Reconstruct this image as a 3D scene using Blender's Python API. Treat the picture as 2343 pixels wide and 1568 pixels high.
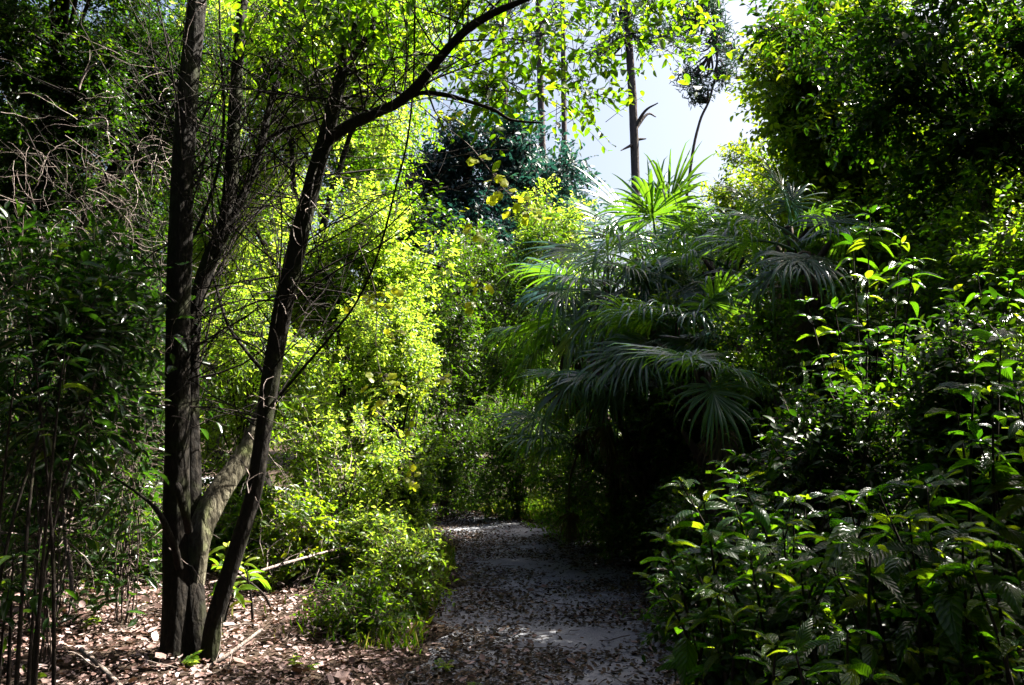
import bpy, math
import numpy as np
from mathutils import Vector, Matrix

SC = bpy.context.scene
for o in list(bpy.data.objects): bpy.data.objects.remove(o)
COL = SC.collection
R_ = math.radians

# ---------------------------------------------------------------- camera
HFOV, PITCH, EYE = R_(60.0), R_(4.57), 1.5
cam = bpy.data.cameras.new('camera')
cam.sensor_fit = 'HORIZONTAL'; cam.angle = HFOV
cam.clip_start = 0.05; cam.clip_end = 2000
camo = bpy.data.objects.new('camera', cam); COL.objects.link(camo)
camo.location = (0, 0, EYE); camo.rotation_euler = (R_(90) + PITCH, 0, 0)
SC.camera = camo
# ---------------------------------------------------------------- light
SUN_AZ, SUN_EL = R_(66), R_(50)        # azimuth clockwise from the view direction (+Y)
wd = bpy.data.worlds.new('World'); SC.world = wd; wd.use_nodes = True
nt = wd.node_tree; bg = nt.nodes['Background']
sky = nt.nodes.new('ShaderNodeTexSky'); sky.sky_type = 'NISHITA'; sky.sun_disc = False
sky.sun_elevation = SUN_EL; sky.sun_rotation = SUN_AZ; sky.dust_density = 6.0
nt.links.new(sky.outputs[0], bg.inputs[0]); bg.inputs[1].default_value = 0.05
sd = Vector((math.sin(SUN_AZ) * math.cos(SUN_EL), math.cos(SUN_AZ) * math.cos(SUN_EL), math.sin(SUN_EL)))
sl = bpy.data.lights.new('sun', 'SUN'); sl.energy = 5.0; sl.angle = R_(0.53); sl.color = (1.0, 0.95, 0.86)
so = bpy.data.objects.new('sun', sl); COL.objects.link(so)
so.rotation_euler = (-sd).to_track_quat('-Z', 'Y').to_euler()
SC.view_settings.view_transform = 'Standard'; SC.view_settings.look = 'None'
SC.view_settings.exposure = 2.35; SC.view_settings.gamma = 1.0
SC.render.engine = 'CYCLES'
cy = SC.cycles
cy.max_bounces = 5; cy.diffuse_bounces = 0; cy.glossy_bounces = 1; cy.transmission_bounces = 3
cy.transparent_max_bounces = 4; cy.use_denoising = True
cy.caustics_reflective = False; cy.caustics_refractive = False
cy.sample_clamp_indirect = 3.0

# ---------------------------------------------------------------- helpers
FP = 1171 / math.tan(HFOV / 2)
def W(px, py, Y):
    """a point at distance Y straight ahead, from its place in a 2342x1568 picture"""
    cx, cyy = (px - 1171) / FP, (784 - py) / FP
    d = np.array([cx, math.cos(PITCH) - cyy * math.sin(PITCH), math.sin(PITCH) + cyy * math.cos(PITCH)])
    return np.array([0, 0, EYE]) + d * (Y / d[1])
def G(x, y):
    """height of the ground"""
    x = np.asarray(x, float); y = np.asarray(y, float)
    pc = path_c(y); off = np.abs(x - pc) - 0.8
    bank = 0.10 / (1 + np.exp(-(off - 0.45) * 5.0))
    return bank + 0.03 * np.sin(x * 0.9 + 1.3) * np.sin(y * 0.7 + 0.4) + 0.012 * np.sin(x * 3.1 + y * 1.7)
_py = np.array([-30, 0, 3.5, 5.0, 6.7, 8.6, 10.0, 12.0, 13.5, 15, 18, 24, 60])
_pc = np.array([0.3, 0.3, 0.27, 0.27, 0.33, 0.38, 0.28, -0.35, -1.1, -2.2, -5.0, -11, -30])
_pw = np.array([1.0, 1.0, 0.92, 0.85, 0.98, 0.98, 1.0, 0.72, 0.6, 0.6, 0.6, 0.6, 0.6])
def path_c(y): return np.interp(y, _py, _pc)
def path_w(y): return np.interp(y, _py, _pw)
def nrm(a): return a / np.maximum(np.linalg.norm(a, axis=-1, keepdims=True), 1e-9)

class Geo:
    def __init__(s): s.V = []; s.F = []; s.A = []; s.n = 0
    def add(s, V, F, A, mi=0):
        V = np.asarray(V, np.float32).reshape(-1, 3)
        s.V.append(V); s.A.append(np.asarray(A, np.float32).reshape(-1, 3))
        s.F.append((np.asarray(F, np.int32) + s.n, mi)); s.n += len(V)
    def build(s, name, mats, parent=None, smooth=True):
        me = bpy.data.meshes.new(name)
        V = np.concatenate(s.V); A = np.concatenate(s.A)
        if parent is not None: V = V - np.array(parent.location, np.float32)
        me.vertices.add(len(V)); me.vertices.foreach_set('co', V.ravel())
        sizes = np.concatenate([np.full(len(f), f.shape[1], np.int32) for f, m in s.F])
        idx = np.concatenate([f.ravel() for f, m in s.F])
        mi = np.concatenate([np.full(len(f), m, np.int32) for f, m in s.F])
        me.loops.add(len(idx)); me.loops.foreach_set('vertex_index', idx)
        me.polygons.add(len(sizes))
        st = np.concatenate([[0], np.cumsum(sizes)[:-1]]).astype(np.int32)
        me.polygons.foreach_set('loop_start', st)
        me.polygons.foreach_set('loop_total', sizes)
        me.polygons.foreach_set('material_index', mi)
        me.polygons.foreach_set('use_smooth', np.full(len(sizes), smooth))
        at = me.attributes.new('lc', 'FLOAT_VECTOR', 'POINT'); at.data.foreach_set('vector', A.ravel())
        me.update(calc_edges=True)
        for m in (mats if isinstance(mats, (list, tuple)) else [mats]): me.materials.append(m)
        o = bpy.data.objects.new(name, me); COL.objects.link(o)
        if parent is not None: o.parent = parent
        return o

def tag(o, label=None, cat=None, group=None, kind=None):
    if label: o['label'] = label
    if cat: o['category'] = cat
    if group: o['group'] = group
    if kind: o['kind'] = kind
    return o
def root(name, loc, label, cat, group=None):
    o = bpy.data.objects.new(name, None); COL.objects.link(o); o.location = [float(v) for v in loc]
    o.empty_display_size = 0.1
    return tag(o, label, cat, group)

# leaf templates: (x along, y across, z up), faces
def T_quad():
    return np.array([[0,0,0],[.5,-.5,.10],[1,0,-.06],[.5,.5,.10]]), [np.array([[0,1,2],[0,2,3]])]
def T_ovate(droop=.15, fold=.12):
    v = [[0,0,0]]
    for t, w in ((.22,.38),(.5,.5),(.78,.32)):
        z = -droop * t * t
        v += [[t,-w,z+fold*w*2],[t,0,z],[t,w,z+fold*w*2]]
    v += [[1,0,-droop]]
    q = [[1,2,5,4],[2,3,6,5],[4,5,8,7],[5,6,9,8]]; t = [[0,2,1],[0,3,2],[7,8,10],[8,9,10]]
    return np.array(v, float), [np.array(q), np.array(t)]
def T_broad(droop=.38, fold=.10, nx=11, ny=6):
    v = []; q = []
    for i in range(nx + 1):
        t = i / nx; w = .5 * (math.sin(math.pi * t ** 0.85) ** 0.8) * (1 - .25 * t) * 1.12 + .006
        for j in range(ny + 1):
            u = j / ny * 2 - 1
            rip = 0.02 * math.cos((t - abs(u) * w * .5) * 2 * math.pi * 7) * abs(u) ** .5
            v.append([t, u * w * (1 + .04 * math.sin(t * 44)), .10 * math.sin(t * 3) - droop * t ** 1.8 + fold * abs(u) ** .8 - .06 * u * u + rip])
    for i in range(nx):
        for j in range(ny):
            a = i * (ny + 1) + j; q.append([a, a + 1, a + ny + 2, a + ny + 1])
    return np.array(v), [np.array(q)]
def T_round():
    v = [[.0,0,0],[.45,0,.02]]; n = 13
    for i in range(n):
        a = math.pi + (i + .5) / n * 2 * math.pi; r = .5 * (1 + .13 * math.cos(5 * a + 3.14)); r *= .82 + .18 * (1 - math.cos(a - math.pi)) / 2 * 1.3
        v.append([.45 + r * math.cos(a), r * math.sin(a) * 1.05, .05 * math.cos(3 * a) - .05])
    f = [[1, 2 + i, 2 + (i + 1) % n] for i in range(n)]
    return np.array(v), [np.array(f)]
TQ, TO, TB, TR = T_quad(), T_ovate(), T_broad(), T_round()
TBS = [T_broad(.20, .16), T_broad(.42, .08), T_broad(.75, .14), T_broad(.35, -.05)]
TLIT = (np.array([[0,0,0],[.3,-.32,.12],[.35,0,.0],[.3,.3,.10],[.7,-.26,.16],[.7,0,.06],[.7,.28,.05],[1,0,.2]]),
        [np.array([[0,1,2],[0,2,3],[4,7,5],[5,7,6]]), np.array([[1,4,5,2],[2,5,6,3]])])

def add_leaves(g, P, D, N, L, Wd, T, rnd, mi=0):
    n = len(P)
    if n == 0: return
    D = nrm(D); N = nrm(N - (N * D).sum(-1, keepdims=True) * D); S = np.cross(N, D)
    tv, fs = T; k = len(tv)
    L = np.broadcast_to(L, n)[:, None, None]; Wd = np.broadcast_to(Wd, n)[:, None, None]
    V = P[:, None] + L * tv[None, :, 0:1] * D[:, None] + Wd * tv[None, :, 1:2] * S[:, None] + L * tv[None, :, 2:3] * N[:, None]
    A = np.empty((n, k, 3), np.float32); A[..., 0] = tv[:, 0]; A[..., 1] = tv[:, 1]; A[..., 2] = rnd[:, None]
    base = (np.arange(n) * k)[:, None, None]
    first = True
    for f in fs:
        F = (base + f[None]).reshape(-1, f.shape[1])
        if first: g.add(V, F, A, mi); first = False
        else: g.F.append((F.astype(np.int32) + (g.n - n * k), mi))

def smooth_path(pts, rad, step=8):
    pts = np.asarray(pts, float); rad = np.asarray(rad, float); n = len(pts)
    ext = np.vstack([2 * pts[0] - pts[1], pts, 2 * pts[-1] - pts[-2]])
    P = []; Rr = []
    for i in range(n - 1):
        p0, p1, p2, p3 = ext[i:i + 4]
        for k in range(step):
            t = k / step
            P.append(.5 * (2*p1 + (p2-p0)*t + (2*p0-5*p1+4*p2-p3)*t*t + (3*p1-p0-3*p2+p3)*t**3))
            Rr.append(rad[i] * (1 - t) + rad[i + 1] * t)
    P.append(pts[-1]); Rr.append(rad[-1])
    return np.array(P), np.array(Rr)
def add_tubes(g, P, Rr, sides=3, rnd=0.5, mi=0):
    """P (n,k,3) points, Rr (n,k) radii"""
    P = np.asarray(P, float); Rr = np.asarray(Rr, float)
    if P.ndim == 2: P = P[None]; Rr = Rr[None]
    n, k, _ = P.shape
    t = nrm(np.gradient(P, axis=1))
    up = np.where(np.abs(t[..., 2:3]) > .8, np.array([1., 0, 0]), np.array([0, 0, 1.]))
    up = np.broadcast_to(up[:, :1], t.shape)
    a = nrm(np.cross(up, t)); b = np.cross(t, a)
    ang = np.arange(sides) / sides * 2 * math.pi
    V = P[:, :, None] + Rr[:, :, None, None] * (np.cos(ang)[None, None, :, None] * a[:, :, None] + np.sin(ang)[None, None, :, None] * b[:, :, None])
    i = np.arange(k - 1)[:, None] * sides; j = np.arange(sides)[None]; j2 = (j + 1) % sides
    q = np.stack([i + j, i + j2, i + sides + j2, i + sides + j], -1).reshape(-1, 4)
    F = (np.arange(n)[:, None, None] * k * sides + q[None]).reshape(-1, 4)
    A = np.zeros((n, k, sides, 3)); A[..., 0] = np.linspace(0, 1, k)[None, :, None]; A[..., 1] = (ang / 6.2832)[None, None]
    A[..., 2] = np.broadcast_to(np.asarray(rnd).reshape(-1, 1, 1), (n, k, sides))
    g.add(V, F, A, mi)
def pn(p, s):
    """cheap smooth value noise in about -1..1"""
    r = np.random.default_rng(s); o = 0
    for k in range(4):
        d = r.normal(size=3); d /= np.linalg.norm(d); o = o + np.sin((p @ d) * (1 + .5 * k) + r.uniform(0, 6))
    return o / 2.4
def add_trunk(g, pts, rad, seed=0, sides=18, step=10, rough=.07, flare=0.0, mi=0):
    """bark-covered limb with ridges, bumps and a flared foot"""
    P, Rr = smooth_path(pts, rad, step); k = len(P)
    t = nrm(np.gradient(P, axis=0)); a = np.array([1., 0, 0]); b = np.array([0, 1., 0])
    a = nrm(a - (t @ a)[:, None] * t) if abs(t[0, 0]) < .8 else nrm(np.cross(np.array([0, 0, 1.]), t)); b = np.cross(t, a)
    ang = np.arange(sides) / sides * 2 * math.pi
    ln = np.concatenate([[0], np.cumsum(np.linalg.norm(np.diff(P, axis=0), axis=1))])
    uu, vv = np.meshgrid(ang, ln)
    q3 = np.stack([np.cos(uu) * 3, np.sin(uu) * 3, vv * 6], -1)
    m = 1 + rough * pn(q3, seed) + rough * .6 * np.sin(uu * 5 + np.sin(vv * 3 + seed) * 1.5 + seed)
    if flare: m = m + flare * np.exp(-vv * 5) * (1 + .5 * np.cos(uu * 4 + seed))
    V = P[:, None] + (Rr[:, None] * m)[..., None] * (np.cos(uu)[..., None] * a[:, None] + np.sin(uu)[..., None] * b[:, None])
    i = np.arange(k - 1)[:, None] * sides; j = np.arange(sides)[None]; j2 = (j + 1) % sides
    F = np.stack([i + j, i + j2, i + sides + j2, i + sides + j], -1).reshape(-1, 4)
    A = np.stack([vv, uu / 6.2832, np.full_like(uu, .5)], -1)
    g.add(V, F, A, mi)
    g.add(np.vstack([V[-1], P[-1] + t[-1] * Rr[-1] * .5]), [[j, (j + 1) % sides, sides] for j in range(sides)], np.full((sides + 1, 3), .5), mi)
    return P, Rr

# ---------------------------------------------------------------- materials
def rgb(c): return (c[0], c[1], c[2], 1)
def ramp(nt, stops, fac):
    r = nt.nodes.new('ShaderNodeValToRGB'); e = r.color_ramp.elements
    while len(e) < len(stops): e.new(0.5)
    for el, (p, c) in zip(e, stops): el.position = p; el.color = rgb(c)
    nt.links.new(fac, r.inputs[0]); return r.outputs[0]
def leafmat(name, refl, trans, tf=.45, rough=.38, spec=.5, veins=0):
    m = bpy.data.materials.new(name); m.use_nodes = True; nt = m.node_tree; L = nt.links
    p = nt.nodes['Principled BSDF']; out = nt.nodes['Material Output']
    at = nt.nodes.new('ShaderNodeAttribute'); at.attribute_name = 'lc'
    sp = nt.nodes.new('ShaderNodeSeparateXYZ'); L.new(at.outputs['Vector'], sp.inputs[0])
    rc = ramp(nt, refl, sp.outputs[2]); tc = ramp(nt, trans, sp.outputs[2])
    L.new(rc, p.inputs['Base Color']); p.inputs['Roughness'].default_value = rough
    p.inputs['Specular IOR Level'].default_value = spec
    tr = nt.nodes.new('ShaderNodeBsdfTranslucent'); L.new(tc, tr.inputs[0])
    mx = nt.nodes.new('ShaderNodeMixShader'); mx.inputs[0].default_value = tf
    L.new(p.outputs[0], mx.inputs[1]); L.new(tr.outputs[0], mx.inputs[2]); L.new(mx.outputs[0], out.inputs[0])
    if veins:
        def M(op, a, b=None):
            n = nt.nodes.new('ShaderNodeMath'); n.operation = op
            for i, v in enumerate((a, b)):
                if v is None: continue
                if isinstance(v, (int, float)): n.inputs[i].default_value = v
                else: L.new(v, n.inputs[i])
            return n.outputs[0]
        ay = M('ABSOLUTE', sp.outputs[1])
        w = M('SINE', M('MULTIPLY', M('SUBTRACT', sp.outputs[0], M('MULTIPLY', ay, .55)), 2 * math.pi * 9))
        mid = M('MINIMUM', M('MULTIPLY', ay, 25), 1.0)
        h = M('MULTIPLY', M('ADD', M('POWER', M('ADD', M('MULTIPLY', w, .5), .5), .5), 0), mid)
        bp = nt.nodes.new('ShaderNodeBump'); bp.inputs['Strength'].default_value = veins; bp.inputs['Distance'].default_value = .004
        L.new(h, bp.inputs['Height']); L.new(bp.outputs[0], p.inputs['Normal']); L.new(bp.outputs[0], tr.inputs['Normal'])
        mxc = nt.nodes.new('ShaderNodeMix'); mxc.data_type = 'RGBA'; mxc.blend_type = 'MULTIPLY'; mxc.inputs[0].default_value = .5
        L.new(tc, mxc.inputs[6]); L.new(M('ADD', M('MULTIPLY', h, .8), .3), mxc.inputs[7]); L.new(mxc.outputs[2], tr.inputs[0])
    return m
def barkmat(name, cols, scale=1.0, bump=.6, rough=.85):
    m = bpy.data.materials.new(name); m.use_nodes = True; nt = m.node_tree; L = nt.links
    p = nt.nodes['Principled BSDF']; p.inputs['Roughness'].default_value = rough; p.inputs['Specular IOR Level'].default_value = .25
    tc = nt.nodes.new('ShaderNodeTexCoord'); mp = nt.nodes.new('ShaderNodeMapping')
    mp.inputs['Scale'].default_value = (40 * scale, 40 * scale, 15 * scale); L.new(tc.outputs['Object'], mp.inputs[0])
    n1 = nt.nodes.new('ShaderNodeTexNoise'); n1.inputs['Scale'].default_value = 1.0; n1.inputs['Detail'].default_value = 8; n1.inputs['Roughness'].default_value = .65
    L.new(mp.outputs[0], n1.inputs['Vector'])
    v = nt.nodes.new('ShaderNodeTexVoronoi'); v.feature = 'DISTANCE_TO_EDGE'; v.inputs['Scale'].default_value = .9
    dis = nt.nodes.new('ShaderNodeMixRGB'); dis.inputs[0].default_value = .25; L.new(mp.outputs[0], dis.inputs[1]); L.new(n1.outputs['Color'], dis.inputs[2]); L.new(dis.outputs[0], v.inputs['Vector'])
    n2 = nt.nodes.new('ShaderNodeTexNoise'); n2.inputs['Scale'].default_value = 4 * scale; n2.inputs['Detail'].default_value = 5; L.new(tc.outputs['Object'], n2.inputs['Vector'])
    c1 = ramp(nt, [(.3, cols[0]), (.55, cols[1]), (.75, cols[2])], n1.outputs[0])
    r2 = nt.nodes.new('ShaderNodeValToRGB'); r2.color_ramp.elements[0].position = .52; r2.color_ramp.elements[1].position = .66; L.new(n2.outputs[0], r2.inputs[0])
    mx = nt.nodes.new('ShaderNodeMixRGB'); L.new(r2.outputs[0], mx.inputs[0]); L.new(c1, mx.inputs[1]); mx.inputs[2].default_value = rgb(cols[3])
    L.new(mx.outputs[0], p.inputs['Base Color'])
    ad = nt.nodes.new('ShaderNodeMath'); ad.operation = 'ADD'; L.new(n1.outputs[0], ad.inputs[0])
    mn = nt.nodes.new('ShaderNodeMath'); mn.operation = 'MULTIPLY'; mn.inputs[1].default_value = 1.2; L.new(v.outputs['Distance'], mn.inputs[0]); L.new(mn.outputs[0], ad.inputs[1])
    bp = nt.nodes.new('ShaderNodeBump'); bp.inputs['Strength'].default_value = bump; bp.inputs['Distance'].default_value = .02
    L.new(ad.outputs[0], bp.inputs['Height']); L.new(bp.outputs[0], p.inputs['Normal'])
    return m
def groundmat(name, stops, fine, bump=.5, rough=.95):
    m = bpy.data.materials.new(name); m.use_nodes = True; nt = m.node_tree; L = nt.links
    p = nt.nodes['Principled BSDF']; p.inputs['Roughness'].default_value = rough; p.inputs['Specular IOR Level'].default_value = .2
    tc = nt.nodes.new('ShaderNodeTexCoord')
    n1 = nt.nodes.new('ShaderNodeTexNoise'); n1.inputs['Scale'].default_value = 2.2; n1.inputs['Detail'].default_value = 6; L.new(tc.outputs['Object'], n1.inputs['Vector'])
    n2 = nt.nodes.new('ShaderNodeTexNoise'); n2.inputs['Scale'].default_value = fine; n2.inputs['Detail'].default_value = 8; n2.inputs['Roughness'].default_value = .7; L.new(tc.outputs['Object'], n2.inputs['Vector'])
    mm = nt.nodes.new('ShaderNodeMath'); mm.operation = 'MULTIPLY_ADD'; mm.inputs[1].default_value = .5; L.new(n1.outputs[0], mm.inputs[0])
    m2 = nt.nodes.new('ShaderNodeMath'); m2.operation = 'MULTIPLY'; m2.inputs[1].default_value = .5; L.new(n2.outputs[0], m2.inputs[0]); L.new(m2.outputs[0], mm.inputs[2])
    L.new(ramp(nt, stops, mm.outputs[0]), p.inputs['Base Color'])
    bp = nt.nodes.new('ShaderNodeBump'); bp.inputs['Strength'].default_value = bump; bp.inputs['Distance'].default_value = .03
    L.new(n2.outputs[0], bp.inputs['Height']); L.new(bp.outputs[0], p.inputs['Normal'])
    return m

M_ = {
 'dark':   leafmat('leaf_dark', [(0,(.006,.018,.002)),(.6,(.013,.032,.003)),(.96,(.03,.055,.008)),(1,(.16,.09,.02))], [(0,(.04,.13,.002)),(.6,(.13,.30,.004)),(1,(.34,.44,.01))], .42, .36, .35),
 'gloom':  leafmat('leaf_painted_gloom', [(0,(.004,.012,.002)),(.7,(.010,.026,.004)),(1,(.03,.05,.010))], [(0,(.015,.06,.002)),(.62,(.06,.18,.003)),(.8,(.22,.42,.006)),(1,(.45,.60,.012))], .36, .34, .35),  # darkened leaf colour stands in for deep shade, bright stops for sun flecks
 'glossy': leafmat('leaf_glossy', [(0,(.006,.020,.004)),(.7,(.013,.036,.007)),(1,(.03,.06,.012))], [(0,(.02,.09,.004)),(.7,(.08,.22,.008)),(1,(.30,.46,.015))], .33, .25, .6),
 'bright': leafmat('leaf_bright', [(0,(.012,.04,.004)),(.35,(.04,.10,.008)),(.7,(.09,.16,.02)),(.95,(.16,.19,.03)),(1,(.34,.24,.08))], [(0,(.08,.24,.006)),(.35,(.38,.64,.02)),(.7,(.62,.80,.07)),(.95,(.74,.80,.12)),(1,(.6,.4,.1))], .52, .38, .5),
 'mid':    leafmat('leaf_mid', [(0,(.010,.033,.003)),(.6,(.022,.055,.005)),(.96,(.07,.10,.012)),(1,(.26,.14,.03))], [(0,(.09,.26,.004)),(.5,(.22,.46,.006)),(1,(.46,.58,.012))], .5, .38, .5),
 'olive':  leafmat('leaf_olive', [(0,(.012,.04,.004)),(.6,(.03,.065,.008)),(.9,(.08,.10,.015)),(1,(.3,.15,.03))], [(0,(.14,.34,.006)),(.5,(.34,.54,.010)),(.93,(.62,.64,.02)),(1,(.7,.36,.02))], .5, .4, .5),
 'yellow': leafmat('leaf_yellow', [(0,(.16,.21,.01)),(1,(.30,.32,.02))], [(0,(.58,.74,.02)),(1,(.86,.84,.03))], .55, .4, .4),
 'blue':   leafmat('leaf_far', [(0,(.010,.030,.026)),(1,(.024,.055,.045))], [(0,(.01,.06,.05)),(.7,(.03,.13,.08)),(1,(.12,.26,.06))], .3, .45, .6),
 'broad':  leafmat('leaf_corrugated', [(0,(.005,.020,.004)),(.7,(.012,.036,.007)),(1,(.03,.07,.010))], [(0,(.04,.17,.003)),(.6,(.16,.40,.005)),(1,(.50,.66,.012))], .42, .27, .55, veins=.5),
 'palm':   leafmat('leaf_palm', [(0,(.014,.055,.050)),(.6,(.03,.095,.085)),(1,(.06,.14,.10))], [(0,(.06,.24,.010)),(1,(.32,.56,.016))], .38, .26, .8),  # glaucous green whose blue also stands in for reflected sky sheen
 'palm_dead': leafmat('leaf_palm_dead', [(0,(.045,.035,.025)),(1,(.17,.14,.10))], [(0,(.1,.06,.02)),(1,(.2,.12,.05))], .2, .55, .3),
 'litter': leafmat('leaf_fallen', [(0,(.03,.016,.012)),(.3,(.11,.06,.045)),(.6,(.29,.18,.155)),(1,(.60,.46,.43))], [(0,(.05,.02,.01)),(1,(.22,.11,.05))], .12, .6, .3),
 'litter_dark': leafmat('leaf_fallen_dark', [(0,(.012,.008,.006)),(.5,(.045,.028,.018)),(.85,(.12,.075,.045)),(1,(.3,.22,.15))], [(0,(.02,.01,.005)),(1,(.1,.05,.02))], .1, .7, .25),
 'grass':  leafmat('grass_blades', [(0,(.03,.09,.006)),(.7,(.08,.14,.012)),(1,(.3,.24,.09))], [(0,(.15,.4,.006)),(.7,(.4,.55,.01)),(1,(.5,.4,.1))], .5, .45, .4),
 'needles': leafmat('pine_needles', [(0,(.010,.03,.022)),(1,(.03,.06,.04))], [(0,(.02,.07,.03)),(1,(.06,.14,.05))], .3, .5, .4),
 'bark':   barkmat('bark_grey_brown', [(.005,.004,.003),(.018,.014,.010),(.06,.05,.036),(.03,.036,.010)]),
 'bark_lichen_sunlit': barkmat('bark_lichen_sunlit', [(.05,.04,.028),(.20,.18,.12),(.38,.36,.26),(.22,.26,.09)], 1.0, .9),  # pale mossy bark, lightened so the fork reads as sunlit
 'bark_pine': barkmat('bark_pine', [(.03,.022,.02),(.10,.08,.07),(.17,.14,.12),(.08,.06,.06)], .4, .8),
 'twig':   barkmat('bark_twig', [(.05,.035,.028),(.16,.12,.10),(.30,.24,.20),(.20,.16,.12)], 2.0, .3, .7),
 'twig_pale': barkmat('bark_twig_pale', [(.14,.10,.08),(.34,.27,.23),(.5,.42,.38),(.4,.34,.30)], 2.0, .3, .6),
 'twig_dark': barkmat('bark_twig_dark', [(.01,.008,.006),(.03,.022,.018),(.08,.06,.05),(.04,.035,.02)], 2.0, .3, .8),
 'boot':   barkmat('bark_palm', [(.03,.02,.015),(.10,.07,.05),(.2,.15,.11),(.12,.10,.07)], .8, .9),
 'ground': groundmat('forest_soil', [(.3,(.02,.013,.009)),(.5,(.06,.04,.027)),(.7,(.13,.09,.065))], 60, .8),
 'sand':   groundmat('path_sand', [(.3,(.16,.167,.185)),(.45,(.31,.32,.35)),(.6,(.43,.44,.46)),(.75,(.55,.55,.55))], 90, .6),
}

# ---------------------------------------------------------------- ground and path
def grid(xs, ys, zf):
    X, Y = np.meshgrid(xs, ys); Z = zf(X, Y); V = np.stack([X, Y, Z], -1)
    nx = len(xs); i = np.arange(len(ys) - 1)[:, None] * nx; j = np.arange(nx - 1)[None]
    F = np.stack([i + j, i + j + 1, i + nx + j + 1, i + nx + j], -1).reshape(-1, 4)
    return V, F
def axis(lo, a, b, hi, st, far):
    left = lo + (a - lo) * (1 - np.linspace(1, 0, far) ** 2) if far else []
    right = b + (hi - b) * np.linspace(0, 1, far) ** 2
    return np.unique(np.concatenate([left, np.arange(a, b, st), right]))
g = Geo()
V, F = grid(axis(-600, -12, 12, 600, .16, 22), axis(-60, -6, 26, 900, .16, 22), G)
g.add(V, F, np.zeros((V.size // 3, 3))); tag(g.build('forest_floor', M_['ground']), 'dark forest soil under fallen leaves and shrubs', kind='structure')
g = Geo(); ys = np.concatenate([np.arange(-6, 22, .1)]); us = np.linspace(-1, 1, 25)
Yg, U = np.meshgrid(ys, us, indexing='ij')
wob = 1 + .10 * np.sin(Yg * 3.1 + U * 2) + .06 * np.sin(Yg * 7.7)
X = path_c(Yg) + U * path_w(Yg) * wob
Z = G(X, Yg) + .022 - .035 * np.abs(U) ** 6 + .006 * np.sin(X * 9 + Yg * 5) * (1 - np.abs(U) ** 4)
V = np.stack([X, Yg, Z], -1); nu = len(us); i = np.arange(len(ys) - 1)[:, None] * nu; j = np.arange(nu - 1)[None]
g.add(V, np.stack([i + j, i + j + 1, i + nu + j + 1, i + nu + j], -1).reshape(-1, 4), np.zeros((V.size // 3, 3)))
tag(g.build('path', M_['sand']), 'pale sandy footpath strewn with dark fallen leaves', kind='structure')

def litter(n, x0, x1, y0, y1, seed, on_path, L0, L1, mat, name, label):
    r = np.random.default_rng(seed); g = Geo()
    y = y0 + (y1 - y0) * r.random(n) ** 1.5; x = r.uniform(x0, x1, n)
    u = np.abs(x - path_c(y)) / path_w(y)
    if on_path: x = path_c(y) + (r.random(n) * 2 - 1) * path_w(y) * 1.05; keep = pn(np.stack([x * 3, y * 3, x * 0], -1), 5) + r.normal(size=n) * .6 + (np.abs(x - path_c(y)) / path_w(y)) ** 3 * .9 > -.15
    else: keep = (u > .93 + .15 * r.random(n)) & (np.abs(x) < .62 * y + 1.2)
    x, y = x[keep], y[keep]; n = len(x)
    P = np.stack([x, y, G(x, y) + (.024 if on_path else .004) + r.random(n) * (.012 if on_path else .035)], -1)
    a = r.uniform(0, 6.283, n); D = np.stack([np.cos(a), np.sin(a), r.normal(0, .22, n)], -1)
    N = np.stack([r.normal(0, .38, n), r.normal(0, .38, n), np.ones(n)], -1)
    L = r.uniform(L0, L1, n)
    add_leaves(g, P, D, N, L, L * r.uniform(.7, 1.1, n), TLIT, r.random(n) ** (1.1 if on_path else .75))
    tag(g.build(name, mat), label, kind='stuff')
litter(170000, -7, 7, 3.4, 15, 1, False, .014, .048, M_['litter'], 'leaf_litter', 'curled brown and tan leaves covering the forest floor')
litter(64000, 0, 0, 2.5, 17, 2, True, .012, .042, M_['litter_dark'], 'path_leaf_litter', 'small dark fallen leaves scattered over the sandy path')

litter(5000, -6, 5, 3.4, 9, 3, False, .05, .095, M_['litter'], 'large_fallen_leaves', 'larger curled leaves lying on top of the finer litter')
litter(1500, 0, 0, 2.8, 11, 4, True, .035, .07, M_['litter'], 'path_fallen_leaves', 'tan fallen leaves lying singly on the sandy path')
r_ = np.random.default_rng(5); g = Geo(); n = 1500; y = 3.4 + 8 * r_.random(n) ** 1.4; x = r_.uniform(-5.5, 3, n); a = r_.uniform(0, 6.28, n); t = np.linspace(-.5, .5, 4)[None, :, None]
P = np.stack([x, y, G(x, y) + .035], -1)[:, None] + np.stack([np.cos(a), np.sin(a), r_.normal(0, .06, n)], -1)[:, None] * t * r_.uniform(.06, .35, (n, 1, 1)) + r_.normal(size=(n, 4, 3)) * .005
add_tubes(g, P, np.broadcast_to(r_.uniform(.0012, .004, (n, 1)), (n, 4)), 4, r_.random(n)); tag(g.build('twig_litter', M_['twig']), 'broken twigs scattered through the leaf litter', kind='stuff')

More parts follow.
